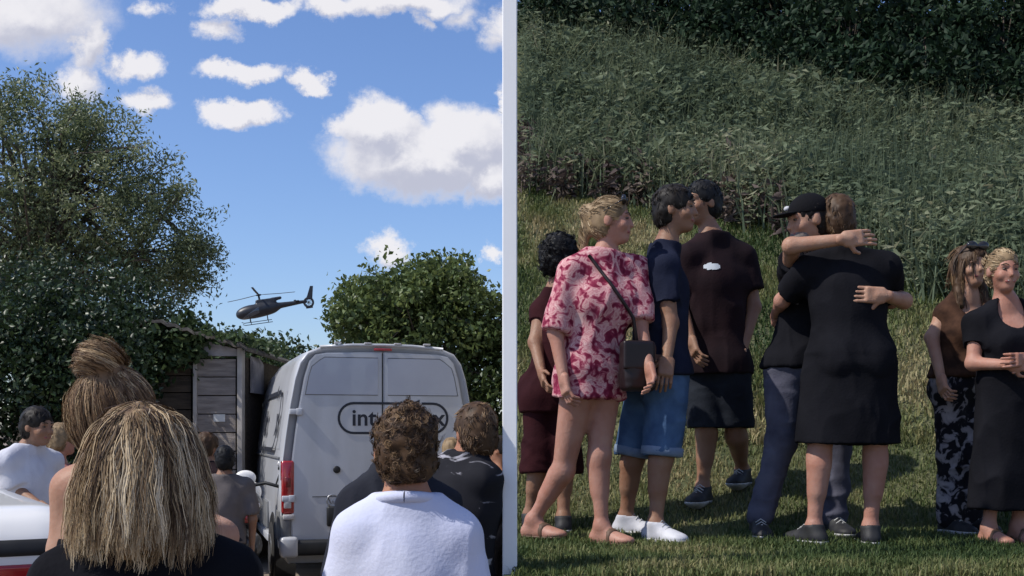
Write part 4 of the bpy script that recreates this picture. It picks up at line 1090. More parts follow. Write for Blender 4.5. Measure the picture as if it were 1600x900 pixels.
    def foot_items(k, o=0.0, low=0.0):
        an = j['an' + k]; fd = hfv
        if 'to' + k in ov: fd = nrm((Q('to' + k, None) - an) * [1, 1, 0])
        sd = np.cross(u, fd); g0 = an - u * (.060 * S)
        return [(('c', an, g0 - fd * .030 * S, .037 * S + o, .036 * S + o), .02, 'u'), (('c', g0 - fd * .03 * S, g0 + fd * .105 * S + u * (-.008 * S), .036 * S + o, .034 * S + o), .02, 'u'),
                (('e', g0 + fd * .135 * S - u * .006 * S, np.array([.046, .062, .026]) * S + o, np.stack([sd, fd, u], 1)), .03, 'u'), (('c', an, g0 + fd * .08 * S, .034 * S + o, .028 * S + o), .03, 'u')]
    items = torso(0)
    for k in 'LR': items += leg(k, 0) + arm(k, 0) + foot_items(k)
    items += head_items()
    zf = [(min(j['anL'][2], j['anR'][2]) - .088 * S)]
    parts = [sdf(items, vox)]
    if hands:
        for k in 'LR': parts.append(sdf(hand_items(k), .0045 if vox < .009 else .007, pad=.015))
    V, Qd = joinVF(*parts)
    o = obj('person', (V, Qd), skin_m, label=label, cat='person', group=group, loc=base)
    ch = lambda nm, VF, m, shade=None: obj(nm, (np.asarray(VF[0]) - base, VF[1]) + ((VF[2],) if len(VF) > 2 else ()), m, o, shade=shade)
    GV = {}
    gvox = max(vox, .009); sd_ = int(px)
    hemz = lambda py_: P(px, py_, Y)
    for w_ in wear:
        kind, m, a = w_[0], w_[1], (w_[2] if len(w_) > 2 else {})
        if kind in ('tee', 'polo', 'top', 'dress', 'tunic', 'jacket'):
            nm = {'tee': 'tshirt', 'polo': 'polo_shirt', 'top': 'top', 'dress': 'dress', 'tunic': 'tunic', 'jacket': 'jacket'}[kind]
            o_ = a.get('o', .016); it = []
            fr = a.get('sleeve', .62)
            if fr > 0:
                for k in 'LR':
                    a0, b0_ = j['sh' + k], j['el' + k]; d_ = nrm(b0_ - a0); e_ = lerp(a0, b0_, min(fr, .98)); r1 = a.get('sw', .050) * S + o_
                    it.append((('c', a0, e_ + d_ * .05, .050 * S * bw ** .5 + o_ * .8, r1), .035, 'u'))
                for k in 'LR':
                    a0, b0_ = j['sh' + k], j['el' + k]; d_ = nrm(b0_ - a0); e_ = lerp(a0, b0_, min(fr, .98))
                    q1 = nrm(np.cross(d_, [.3, .9, .2])); q2 = np.cross(d_, q1)
                    it.append((('b', e_ + d_ * .075, np.array([.11, .11, .075]), np.stack([q1, q2, d_], 1), .005), 0, 's'))
            it += torso(o_)
            hem = a.get('hem')
            cuts = []
            if hem is not None:
                hz_ = hemz(hem)[2]
                if kind in ('dress', 'tunic'):
                    c0_ = lerp(j['hip'], msh, .62); c1_ = np.array([*(lerp(j['hip'], (j['anL'] + j['anR']) / 2, a.get('follow', .3)))[:2], hz_])
                    w0 = a.get('w0', .150) * bw; w1 = a.get('w1', .22)
                    ch_ = j['hip'] + u * .03; it.append((('k', c0_, ch_, (.115 * bw * S, .085 * bw * S), (w1 * a.get('mid', .86), w1 * .62), RH), .03, 'u'))
                    it.append((('k', ch_, c1_, (w1 * a.get('mid', .86), w1 * .62), (w1, w1 * a.get('flat', .66)), RH), .006, 'u'))
                cuts.append(((0, 0, hz_), (0, 0, -1)))
            else:
                cuts.append((j['hip'] - u * a.get('drop', .06) * S, (0, 0, -1)))
            if kind not in ('dress', 'tunic') and not a.get('strap'):
                zb_ = hemz(hem)[2] if hem is not None else j['hip'][2] - a.get('drop', .06) * S
                lw = a.get('loose', .168) * bw * S + o_ * .5
                it.append((('k', at(.52), np.array([*j['hip'][:2], zb_ - .02]), (.112 * bw * S, .080 * bw * S), (lw, lw * .80), RH), .05, 'u'))
            cuts.append((j['neck'] + t * a.get('neck', .028) * S, t))
            if a.get('vneck'): it.append((('e', j['neck'] + fv * .10 * S - t * .03 * S, np.array([.085, .10, a['vneck']]) * S, RT), .0, 's'))
            if a.get('strap'):
                for sg in (1, -1): it.append((('e', j['sh' + ('L' if sg > 0 else 'R')] + t * .03, np.array([.075, .16, .16]) * S, RT), .0, 's'))
                it.append((('e', j['neck'] + t * .02, np.array([.085, .2, a['strap']]) * S, RT), .0, 's'))
            VQ = rumple(sdf(it, gvox, cuts), a.get('amp', .010) * .8, 8, sd_, (1, 1, .7)); VQ = creases(VQ, a.get('cr', .016), 7.5, sd_ + 3, (1, 1, .55), rotz(R(sd_ % 60)) @ RT); VQ = creases(VQ, .007, 15, sd_ + 13, (1, 1, .4)); GV[nm] = VQ
            c_o = ch(nm, VQ, m)
            if kind == 'polo':
                rg = []
                for q in range(25):
                    w2 = 2 * math.pi * q / 24; rg.append(j['neck'] + t * (.012 + .012 * math.cos(w2)) * S - fv * .004 + (sv * math.sin(w2) * .074 - fv * math.cos(w2) * .070) * S)
                mbc = MB(); mbc.tube(rg, .017 * S, 8, False); V_, F_2 = mbc.get(); col_ = obj('collar', (np.array(V_) - base, F_2), m, c_o)
            if a.get('logo'):
                lp, lw, lh = a['logo']; c_ = lp; mbx = MB()
        elif kind in ('shorts', 'trousers'):
            it = [i_ for i_ in torso(.012)[2:3]] + torso(.012)[-2:]
            fr = a.get('len', 1.0)
            for k in 'LR':
                hp_, kn, an = j['hp' + k], j['kn' + k], j['an' + k]
                if kind == 'shorts': it.append((('c', hp_, lerp(hp_, kn, fr + .2), .100 * S * bw, a.get('w', .092) * S), .03, 'u'))
                else:
                    it += [(('c', hp_, kn, .098 * S * bw, .074 * S), .04, 'u'), (('c', kn, lerp(kn, an, fr), .072 * S, a.get('w', .062) * S), .04, 'u')]
            cuts = [(j['hip'] + u * .11 * S, (0, 0, 1))]
            if kind == 'shorts':
                e1_, e2_ = lerp(j['hpL'], j['knL'], fr), lerp(j['hpR'], j['knR'], fr); cuts.append(((e1_ + e2_) / 2, (0, 0, -1)))
            VQ = rumple(sdf(it, gvox, cuts), .007, 10, sd_ + 7, (1, 1, .8)); VQ = creases(VQ, .014, 8, sd_ + 9, (.7, .7, 1.3)); VQ = creases(VQ, .006, 17, sd_ + 19, (.8, .8, 1.2))
            ch(kind, VQ, m)
            if a.get('cuff'):
                for k in 'LR':
                    hp_, kn = j['hp' + k], j['kn' + k]; e_ = lerp(hp_, kn, fr); d_ = nrm(kn - hp_); r_ = a.get('w', .092) * S
                    mbx = MB(); mbx.lathe(e_ - d_ * .04, d_, [(0, r_ * 1.0), (.006, r_ * 1.10), (.044, r_ * 1.10), (.05, r_ * .95)], 20); V_, F_2 = mbx.get(); ch('cuff', (np.array(V_), F_2), a['cuff'])
    if shoe is not None and feet != 'bare':
        for k in 'LR':
            an = j['an' + k]
            it = foot_items(k, .007)
            if feet == 'shoe':
                so = ch('shoe', sdf(it, .008, [(an + u * .008 * S, nrm(u + hfv * .10))]), shoe)
                fd = nrm((Q('to' + k, None) - an) * [1, 1, 0]) if 'to' + k in ov else hfv
                sdv = np.cross(u, fd); mbx = MB()
                for q in range(4):
                    cq = an + fd * (.045 + .022 * q) * S + u * (.012 - .0130 * q) * S
                    mbx.tube([cq + sdv * .026 * S - u * .012 * S, cq + u * .006 * S, cq - sdv * .026 * S - u * .012 * S], .0035 * S, 5)
                V_, F_2 = mbx.get(); obj('laces', (np.array(V_) - base, F_2), M_sole, so)
                sl_ = sdf([(i_[0], i_[1], i_[2]) for i_ in foot_items(k, .011)], .009, [(an - u * .068 * S, (0, 0, 1))]); obj('sole', (sl_[0] - base, sl_[1]), M_sole, so)
            else:
                so = ch('sandal', sdf(foot_items(k, .006), .008, [(an - u * .078 * S, (0, 0, 1))]), shoe)
                fd = hfv
                st_ = sdf(foot_items(k, .005), .007, [(an + (hfv * .085 - u * .0) * S, hfv), (an + hfv * .062 * S, -hfv)]); obj('strap', (st_[0] - base, st_[1]), shoe, so)
    # ---- face details
    if face and not far:
        for sg in (1, -1):
            e_ = ch('eye', sdf([(('e', H3(.032 * sg, .077, .008), np.array([.013, .011, .0062]) * hS, RHd), 0, 'u')], .004, pad=.01), M_eye)
            i_ = sdf([(('e', H3(.032 * sg, .0865, .008), np.array([.0055, .004, .0055]) * hS, RHd), 0, 'u')], .0025, pad=.008); obj('iris', (i_[0] - base, i_[1]), M_iris, e_)
            mbx = MB(); mbx.tube([H3(.014 * sg, .093, .030), H3(.032 * sg, .092, .036), H3(.052 * sg, .076, .030)], [.0028 * hS, .0034 * hS, .002 * hS], 6); V_, F_2 = mbx.get(); ch('eyebrow', (np.array(V_), F_2), M_brow)
        ch('mouth', sdf([(('c', H3(-.023, .086, -.060), H3(.023, .086, -.060), .008 * hS, .008 * hS), 0, 'u')], .004, pad=.01), M_lip)
    # ---- hair
    if hair:
        style, hm, ha = hair[0], hair[1], (hair[2] if len(hair) > 2 else {})
        th = ha.get('th', .012)
        it = [(('e', H3(0, -.016, .036), np.array([.076 + th, .094 + th, .088 + th]) * hS, RHd), .02, 'u')]
        it.append((('e', H3(0, -.050, -.02), np.array([.070 + th, .058 + th, .075 + th * .5]) * hS, RHd), .02, 'u'))
        ext = ha.get('ext', [])
        for e_ in ext:
            it.append((('e', H3(*e_[0]), np.array(e_[1]) * hS, RHd), .03, 'u'))
        for e_ in ha.get('cones', []):
            it.append((('c', H3(*e_[0]), H3(*e_[1]), e_[2] * hS, e_[3] * hS), .03, 'u'))
        if ha.get('open', True): it += [(('e', H3(0, .118, -.045), np.array([.080, .085, .108]) * hS, RHd), .01, 's')]
        if ha.get('side', True): 
            for sg in (1, -1): it.append((('e', H3(.085 * sg, .035, -.055), np.array([.03, .05, .065]) * hS, RHd), .01, 's'))
        cuts = []
        if ha.get('nape', -.085) is not None: cuts.append((H3(0, 0, ha.get('nape', -.085)), -hu + hf * .25))
        VQ = sdf(it, min(gvox, .009) if not far else .012, cuts)
        amp = ha.get('amp', .008); VQ = rumple(VQ, amp, ha.get('nsc', 45), sd_ + 20)
        n_ = vnormals(*VQ); sh0 = np.clip(.35 + .3 * vnoise(VQ[0] @ np.diag([60, 60, 14]), 1, 4), 0, 1)
        ho = obj('hair', (VQ[0] - base, VQ[1], sh0), hm, o)
        ns = ha.get('strands', 900)
        if ns and not far:
            g = np.random.default_rng(sd_ + 40); per_ = ha.get('per', 9); K = max(40, ns // per_); hn = n_
            long_ = 'long' in ha
            if long_:
                vi = np.where(((VQ[0] - hc_) @ hu) > ha['rootmin'] * hS)[0]; kk = int(K * .75); ix = np.concatenate([g.choice(vi, kk), g.choice(len(VQ[0]), K - kk)])
            else: ix = g.choice(len(VQ[0]), K)
            p = VQ[0][ix]; n_ = hn[ix]; seg = ha.get('seg', 4); flow = ha.get('flow', .8); cr = ha.get('curl', .35); gv = ha.get('grav', .3)
            Ln = ha.get('len', .035) * (.6 + .8 * g.random(K)); DN = np.array([0, 0, -1.0]); cen_ = np.tile(H3(0, -.01, .02), (K, 1)); hgt_ = ha.get('hug', -.03)
            if long_: Ln[:kk] = ha['long'] * (.8 + .3 * g.random(kk)) - .6 * np.maximum(0, .11 - ((p[:kk] - hc_) @ hu))
            if 'toward' in ha:
                bp = H3(*ha['toward']); away = bp - p; dist = np.linalg.norm(away, axis=1); inb = dist < ha.get('bunr', .06); away = away / (dist[:, None] + 1e-6)
                sw = np.cross(p - bp, hu * .8 + hf * .5 + g.normal(size=(K, 3)) * .25); sw /= np.linalg.norm(sw, axis=1)[:, None] + 1e-6
                away[inb] = sw[inb]; Ln = np.where(inb, ha.get('bunlen', .05), np.minimum(dist * .9, ha.get('len', .06) * 1.6)); cen_[inb] = bp; 
            else:
                away = p - H3(0, -.03, .14); away /= np.linalg.norm(away, axis=1)[:, None]
            d = away * flow + g.normal(size=(K, 3)) * cr + DN * gv
            d -= n_ * (d * n_).sum(1)[:, None]; d /= np.linalg.norm(d, axis=1)[:, None] + 1e-9
            d += n_ * ha.get('lift', .35); d /= np.linalg.norm(d, axis=1)[:, None]
            pts = [p - n_ * (.004 if 'toward' not in ha else -.001)]; dd = d; co = ha.get('coil', 0) * np.where(g.random(K) < .5, -1, 1) * (.6 + .8 * g.random(K)); phs = g.random(K) * 6.28; jit = .95 + .12 * g.random(K)
            for q in range(seg):
                dd = dd + DN * gv * .4 + g.normal(size=(K, 3)) * cr * .3
                if long_: dd = dd + np.cross(n_, dd) * (np.sin(q * .8 + phs) * ha.get('wave', .16))[:, None]
                if ha.get('coil'):
                    ca, sa_ = np.cos(co)[:, None], np.sin(co)[:, None]; dd = dd * ca + np.cross(n_, dd) * sa_
                if 'toward' in ha:
                    tg = bp - pts[-1]; tg /= np.linalg.norm(tg, axis=1)[:, None] + 1e-6; s2 = np.cross(pts[-1] - bp, hu * .8 + hf * .5); s2 /= np.linalg.norm(s2, axis=1)[:, None] + 1e-6
                    dd = dd * .5 + np.where(inb[:, None], s2, tg) * .6
                rv = pts[-1] - cen_; hi_ = (rv @ u) > hgt_; rn = rv / (np.linalg.norm(rv, axis=1)[:, None] + 1e-9)
                inn = np.minimum(0, (dd * rn).sum(1)) * hi_; dd = dd - rn * inn[:, None] * 1.04
                dd /= np.linalg.norm(dd, axis=1)[:, None] + 1e-9
                nx_ = pts[-1] + dd * (Ln / seg)[:, None]
                if long_:   # keep the falling hair within its silhouette
                    rv = nx_ - H3(0, -.02, 0); zc = rv @ hu / hS; lim = np.interp(zc, [-.24, -.15, -.05, .03, .07, .10, .125, .15], ha.get('sil', [.136, .146, .136, .112, .096, .078, .054, .02])) * hS * jit
                    a_ = rv @ hs; b_ = rv @ hf; rr_ = np.sqrt(a_ ** 2 + (b_ * 1.0) ** 2); sc_ = np.minimum(1, lim / (rr_ + 1e-9))
                    nx_ = nx_ + (hs * ((sc_ - 1) * a_)[:, None] + hf * ((sc_ - 1) * b_)[:, None])
                if 'toward' in ha:
                    rv2 = nx_ - cen_; r2 = np.linalg.norm(rv2, axis=1); r1_ = np.linalg.norm(pts[-1] - cen_, axis=1); nx_ = cen_ + rv2 * (np.maximum(r2, r1_ * .997) / (r2 + 1e-9))[:, None]
                pts.append(nx_)
            G = np.stack(pts, 1)                                   # K guides x (seg+1) x 3
            T_ = np.gradient(G, axis=1); T_ /= np.linalg.norm(T_, axis=2)[:, :, None] + 1e-9
            gi = np.repeat(np.arange(K), per_); m_ = len(gi); lr = ha.get('lock', .007)
            off = g.normal(size=(m_, 3)) * lr; off -= n_[gi] * ((off * n_[gi]).sum(1) * .6)[:, None]
            tt = np.linspace(0, 1, seg + 1)[None, :, None]
            Pp = G[gi] + off[:, None, :] * (1 - ha.get('taper', .5) * tt) + g.normal(size=(m_, seg + 1, 3)) * ha.get('fuzz', .0012) * (tt * .7 + .3)
            cut_ = (.8 + .2 * g.random(m_))[:, None, None]; Pp = Pp[:, :1] + (Pp - Pp[:, :1]) * cut_
            wv_ = np.cross(T_[gi], (n_[gi] + g.normal(size=(m_, 3)) * .5)[:, None, :]); wv_ /= np.linalg.norm(wv_, axis=2)[:, :, None] + 1e-9
            ww = wv_ * ha.get('wid', .0018) * (1 - .8 * tt ** 2)
            Vs = np.stack([Pp - ww, Pp + ww], 2).reshape(-1, 3); b_ = np.arange(m_)[:, None] * (2 * (seg + 1))
            Fs = np.concatenate([b_ + [2 * q, 2 * q + 1, 2 * q + 3, 2 * q + 2] for q in range(seg)], 1).reshape(-1, 4)
            lock_t = np.clip(.45 + .30 * g.normal(size=K), 0, 1); shd = np.clip(lock_t[gi] + .13 * g.normal(size=m_), 0, 1)
            shv = np.repeat(shd, 2 * (seg + 1))
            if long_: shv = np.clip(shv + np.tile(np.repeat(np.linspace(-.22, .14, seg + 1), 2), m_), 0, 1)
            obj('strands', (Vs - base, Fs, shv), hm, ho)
    o['_j'] = 0; del o['_j']
    return o, j, dict(hc=hc_, hs=hs, hf=hf, hu=hu, H3=H3, base=base, ch=ch, at=at, fv=fv, sv=sv, t=t, S=S, RHd=RHd, u=u, GV=GV)

def sunglasses(o, X, dz=0.0):
    H0, ch = X['H3'], X['ch']; H3 = lambda a, b, c_: H0(a, b - dz * .2, c_ - dz)
    it = []
    for sg in (1, -1): it.append((('e', H3(.036 * sg, .070, .116), np.array([.035, .014, .027]) * X['S'], X['RHd']), 0, 'u'))
    it.append((('c', H3(-.01, .076, .110), H3(.01, .076, .110), .005, .005), 0, 'u'))
    for sg in (1, -1): it.append((('c', H3(.064 * sg, .062, .11), H3(.088 * sg, -.03, .05), .005, .004), 0, 'u'))
    ch('sunglasses', sdf(it, .006, pad=.012), M_shades)

def decal(VQ, c_, rx, rz, off=.004):
    V, Qd = VQ; n = vnormals(V, Qd); m_ = V[Qd].mean(1); fn = n[Qd].mean(1)
    k = (((m_[:, 0] - c_[0]) / rx) ** 2 + ((m_[:, 2] - c_[2]) / rz) ** 2 < 1) & (fn[:, 1] < -.1)
    q = Qd[k]; ids, inv = np.unique(q, return_inverse=True)
    return V[ids] + n[ids] * off, inv.reshape(-1, 4)
def onsurf(VQ, pts, off=.008):
    V, Qd = VQ; n = vnormals(V, Qd); fr = V[n[:, 1] < -.05]; out = []
    for p in pts:
        d = (fr[:, 0] - p[0]) ** 2 + (fr[:, 2] - p[2]) ** 2; i_ = np.argmin(d); out.append(np.array([p[0], fr[i_, 1] - off, p[2]]))
    return out
short = lambda m, **k: ('short', m, dict(dict(len=.03, strands=1700, flow=.6, grav=.1, lift=.16, curl=.3, amp=.006), **k))
gb = lambda px, Y: float(bankz(np.array([(px - 800) / FPX * Y]), np.array([Y]))[0])
def ank(px, Y, dy=0, up=.085, S=1):
    """pixel triple of an ankle standing on the bank at column px and depth Y+dy"""
    YY = Y + dy; z = float(bankz(np.array([(px - 800) / FPX * YY]), np.array([YY]))[0]) + up * S
    return (px, HZ - FPX * (z - CH) / YY, dy)

# ---------------------------------------------------------------- the meadow group
Y = 5.75
oR1, j, X = person('woman in pink floral tunic striding with sunglasses on her head', 925, Y, gb(925, Y), 1.70, 45, SK_p,
    [('tunic', CL['floral'], dict(hem=624, sleeve=1.0, o=.024, w1=.205, flat=.7, follow=.1, amp=.014))],
    ('bun', HR['fair'], dict(th=.007, ext=[((0, -.115, .05), (.035, .045, .045))], cones=[((0, -.11, .03), (.0, -.15, -.14), .030, .018)], nape=-.22, len=.032, strands=2200, flow=.9, toward=(0, -.125, .04), bunr=.045, grav=.02, curl=.06, lift=.02, amp=.004)),
    J=dict(head=(956, 346, -.02), neck=(946, 400, 0), shL=(992, 408, .06), shR=(892, 414, -.06), hip=(925, 585, 0), hpL=(945, 596, .04), hpR=(905, 596, -.04),
           knL=(936, 712, .02), anL=ank(940, Y, .0), toL=(990, 850, -.12), knR=(880, 735, .05), anR=ank(833, Y, .12, .10), toR=(870, 850, .05),
           elR=(868, 520, -.10), wrR=(880, 588, -.16), elL=(1000, 505, -.04), wrL=(1014, 572, -.16)),
    heady=78, fem=True, bw=1.06, feet='sandal', shoe=M_sand, curl=.6)
sunglasses(oR1, X, .014)
sp_ = [P(918 + (986 - 918) * q / 9, 404 + (500 - 404) * q / 9, Y) for q in range(10)]
mb = MB(); mb.tube(onsurf(X['GV']['tunic'], sp_) + [P(996, 540, Y - .14)], .009, 6)
bagc = P(996, 572, Y - .12)
bg_ = thing('shoulder_bag', 'dark leather bag hanging at the hip of the woman in pink floral tunic', 'bag', tuple(bagc - [0, 0, .12]))
B0 = bagc - [0, 0, .12]
V_, F_2 = mb.get(); obj('strap', (np.array(V_) - B0, F_2), M_bag, bg_)
vq = rumple(sdf([(('b', bagc, np.array([.085, .05, .125]), rotz(R(20)), .03), 0, 'u')], .009), .006, 18, 3); obj('pouch', (vq[0] - B0, vq[1]), M_bag, bg_)
vq = sdf([(('b', bagc + [0, -.045, .05], np.array([.082, .012, .07]), rotz(R(20)), .01), 0, 'u')], .007); obj('flap', (vq[0] - B0, vq[1]), M_bag, bg_)

Y = 6.15
person('person with dark curly hair half hidden behind the woman in pink tunic', 868, Y, gb(868, Y), 1.60, 150, SK_t,
    [('top', CL['maroon'], dict(sleeve=.35, drop=.12)), ('shorts', CL['maroon'], dict(len=1.25, w=.105))],
    ('short', HR['black'], dict(th=.03, len=.05, strands=2600, curl=.4, lift=.3, flow=.4, coil=.9, seg=6, amp=.018, nape=-.13)),
    J=dict(head=(876, 405, 0), neck=(868, 458, 0), shL=(846, 478, .02), elL=(836, 535, -.05), wrL=(846, 580, -.16), shR=(918, 478, 0), hip=(860, 612, 0), hpL=(845, 625, 0), hpR=(880, 625, 0), knL=(842, 720, 0), anL=ank(828, Y, .05, .09, .92), anR=ank(880, Y, -.05, .09, .92)),
    fem=True, feet='shoe', shoe=M_shoeb, face=False)

Y = 5.92
person('man in navy t-shirt and blue denim shorts beside the woman in pink tunic', 1030, Y, gb(1030, Y), 1.76, 118, SK_t,
    [('tee', CL['navy'], dict(hem=588, sleeve=.62, o=.022, amp=.013)), ('shorts', CL['denim'], dict(len=.98, w=.098, cuff=cloth('denim_cuff', (.20, .25, .34), (.13, .18, .26), 12)))],
    short(HR['dark'], nape=-.07),
    J=dict(head=(1056, 328, -.02), neck=(1040, 388, 0), shR=(1036, 408, -.15), shL=(1030, 404, .17), hip=(1030, 590, 0), hpR=(1044, 602, -.07), hpL=(1012, 600, .08),
           elR=(1048, 505, -.17), wrR=(1042, 560, -.24), elL=(1010, 490, .12), wrL=(1022, 545, -.10),
           knR=(1034, 712, -.08), anR=ank(1024, Y, -.10), toR=(1062, 850, -.22), knL=(990, 712, .10), anL=ank(978, Y, .16), toL=(1010, 850, .10)),
    heady=72, bw=1.08, feet='shoe', shoe=M_shoew)

Y = 6.55
oR4, j, X = person('man in black t-shirt with white chest logo and dark shorts', 1122, Y, gb(1122, Y), 1.80, -28, SK_t,
    [('tee', CL['maroonblack'], dict(hem=585, sleeve=.66, o=.022, amp=.013)), ('shorts', CL['dkshorts'], dict(len=.92, w=.10))],
    short(HR['black'], nape=-.07),
    J=dict(head=(1096, 318, 0), neck=(1112, 372, 0), shL=(1163, 392, .04), shR=(1072, 394, -.05), hip=(1118, 570, 0), elL=(1178, 480, .02), wrL=(1160, 548, -.08),
           knR=(1104, 672, 0), anR=ank(1098, Y, .0), knL=(1150, 680, .04), anL=ank(1160, Y, .22), elR=(1062, 470, -.05), wrR=(1080, 530, -.16)),
    heady=-62, bw=1.1, feet='shoe', shoe=M_shoeb)
X['ch']('chest_logo', decal(X['GV']['tshirt'], P(1106, 422, Y), .046, .020), mat('logo_white', (.5, .54, .58), .7))

# ---- hugging pair
Y = 6.05
oR5, j, X = person('man in black cap and grey jeans hugging the person in a long black dress', 1245, Y, gb(1245, Y), 1.80, -8, SK_f,
    [('tee', CL['black'], dict(hem=575, sleeve=.55, o=.02)), ('trousers', CL['grey'], dict(len=.97, w=.066))],
    ('short', HR['dark'], dict(th=.006, strands=500, len=.02, nape=-.07)),
    J=dict(head=(1262, 345, -.24), neck=(1272, 400, -.10), shR=(1238, 418, -.05), shL=(1318, 416, 0), hip=(1252, 575, 0), hpR=(1228, 585, 0), hpL=(1286, 585, 0),
           elR=(1236, 384, -.42), wrR=(1318, 374, -.50), elL=(1412, 470, -.28), wrL=(1382, 462, -.47),
           knR=(1220, 692, -.04), anR=ank(1186, Y, -.06), toR=(1196, 850, -.3), knL=(1308, 700, .04), anL=ank(1302, Y, .02), toL=(1325, 850, -.15)),
    heady=-78, pitch=-8, bw=1.06, feet='shoe', shoe=M_shoeb, off_hand=dict(L=(-1, -.10, .05), R=(1, .12, .12)), palm=dict(L=(0, 1, 0), R=(0, 1, -.1)), curl=dict(L=.18, R=.25))
H3 = X['H3']
it = [(('e', H3(0, -.014, .045), np.array([.088, .108, .092]), X['RHd']), .02, 'u')]
cap = X['ch']('cap', sdf(it, .008, [(H3(0, 0, .030), -X['hu'] + X['hf'] * .05)]), M_cap)
br = sdf([(('e', H3(0, .115, .040), np.array([.070, .062, .010]), X['RHd']), 0, 'u')], .006, [(H3(0, .06, 0), -X['hf'])], pad=.012); X['ch']('cap_brim', br, M_cap)
vq = sdf([(('e', H3(-.045, .078, .075), np.array([.022, .016, .014]), X['RHd']), 0, 'u')], .005, pad=.012); X['ch']('cap_badge', vq, mat('cap_badge', (.5, .5, .52), .6))
vq = sdf([(('e', H3(0, .050, -.075), np.array([.058, .052, .045]), X['RHd']), 0, 'u')], .007, pad=.012); X['ch']('beard', vq, mat('grey_beard', (.20, .17, .15), .8, (.11, .09, .08), 60))

Y = 5.72
person('person in long black dress seen from behind, bare legs, hugging the man in cap', 1330, Y, gb(1330, Y), 1.74, 172, SK_p,
    [('dress', CL['black'], dict(hem=694, sleeve=.75, o=.024, w0=.185, w1=.262, flat=.62, follow=.25, amp=.010))],
    ('short', HR['brown'], dict(strands=900, len=.03, nape=-.08)),
    J=dict(head=(1306, 345, .10), neck=(1318, 394, .02), shL=(1262, 412, .0), shR=(1386, 410, .0), hip=(1328, 560, 0), hpL=(1292, 575, 0), hpR=(1364, 575, 0),
           elL=(1222, 470, .18), wrL=(1212, 492, .42), elR=(1392, 470, .22), wrR=(1320, 470, .48),
           knL=(1280, 712, 0), anL=ank(1272, Y, 0), toL=(1240, 850, .12), knR=(1368, 712, 0), anR=ank(1360, Y, 0), toR=(1350, 850, .18)),
    heady=185, fem=False, bw=1.16, feet='shoe', shoe=M_shoeb, face=False)

# ---- two women on the right
Y = 6.05
oR7, j, X = person('woman with long hair, sunglasses on head, brown top and black and white printed trousers', 1495, Y, gb(1495, Y), 1.58, 22, SK_f,
    [('top', CL['brown'], dict(hem=590, sleeve=.0, o=.018, vneck=.10)), ('trousers', CL['leopard'], dict(len=1.0, w=.075))],
    ('long', HR['brown'], dict(th=.016, cones=[((.062, -.03, -.02), (.082, .02, -.22), .035, .028), ((-.062, -.03, -.02), (-.082, .02, -.22), .035, .028), ((0, -.07, 0), (0, -.08, -.2), .07, .06)], nape=None, side=False, len=.10, strands=1400, flow=.1, grav=.9, curl=.15, lift=.15)),
    J=dict(head=(1517, 418, -.02), neck=(1510, 462, 0), shR=(1474, 484, 0), shL=(1546, 482, .03), hip=(1502, 600, 0), elR=(1456, 528, -.02), wrR=(1470, 590, -.17),
           knR=(1486, 708, 0), anR=ank(1484, Y, 0), anL=ank(1520, Y, .02), knL=(1518, 708, 0)),
    heady=10, fem=True, feet='shoe', shoe=M_shoeb, curl=.8)
sunglasses(oR7, X)
Y = 5.68
oR8, j, X = person('laughing fair haired woman in a long black dress with folded arms', 1578, Y, gb(1578, Y), 1.53, 14, SK_p,
    [('dress', CL['black'], dict(hem=796, sleeve=.55, o=.018, vneck=.13, w1=.21, follow=.5))],
    ('pulled', HR['fair'], dict(th=.005, len=.026, strands=1800, flow=.9, toward=(0, -.13, .05), bunr=.045, grav=.0, curl=.05, lift=.02, amp=.003, ext=[((0, -.11, .03), (.035, .04, .04))])),
    J=dict(head=(1567, 424, -.03), neck=(1572, 474, 0), shR=(1528, 496, 0), shL=(1618, 494, .02), hip=(1580, 600, 0), elR=(1520, 568, -.04), wrR=(1578, 570, -.20), elL=(1640, 560, 0), wrL=(1600, 562, -.18),
           anR=ank(1545, Y, 0), anL=ank(1590, Y, .02)),
    heady=5, pitch=-4, fem=True, feet='sandal', shoe=M_sand, curl=.5, off_hand=dict(R=(1, -.05, .05)), palm=dict(R=(0, 1, 0)))
vq = sdf([(('c', X['H3'](-.016, .0905, -.056), X['H3'](.016, .0905, -.056), .0035, .0035), 0, 'u')], .003, pad=.01); X['ch']('teeth', vq, M_teeth)

# ---------------------------------------------------------------- the yard crowd
person('man in white polo shirt with short curly brown hair seen from behind', 634, 3.1, 0, 1.73, 178, SK_w,
    [('polo', CL['white'], dict(sleeve=.7, o=.018, drop=.14, amp=.009)), ('trousers', CL['darkjean'])],
    ('short', HR['brown'], dict(th=.010, len=.046, strands=6000, curl=.30, lift=.28, flow=.7, grav=.05, coil=.75, amp=.013, nsc=38, nape=-.058, seg=8, wid=.0011, per=9, lock=.004, taper=.3, side=True)),
    J=dict(head=(633, 708, .02), neck=(636, 788, 0), shL=(556, 816, 0), shR=(716, 820, 0)), heady=192, vox=.007, shoe=M_shoeb, face=True, bw=1.0, far=False)
LB = dict(th=.013, open=True, side=False, nape=None, amp=.010, nsc=30,
     ext=[((0, -.06, -.06), (.104, .072, .11)), ((0, -.065, -.100), (.110, .064, .058))],
     cones=[((.075, -.03, .0), (.102, -.03, -.10), .042, .032), ((-.075, -.03, .0), (-.102, -.03, -.10), .042, .032)],
     len=.06, long=.245, rootmin=-.01, strands=15000, per=16, lock=.008, taper=.55, flow=.75, grav=.30, curl=.07, lift=.05, seg=13, wid=.0009, hug=-.04)
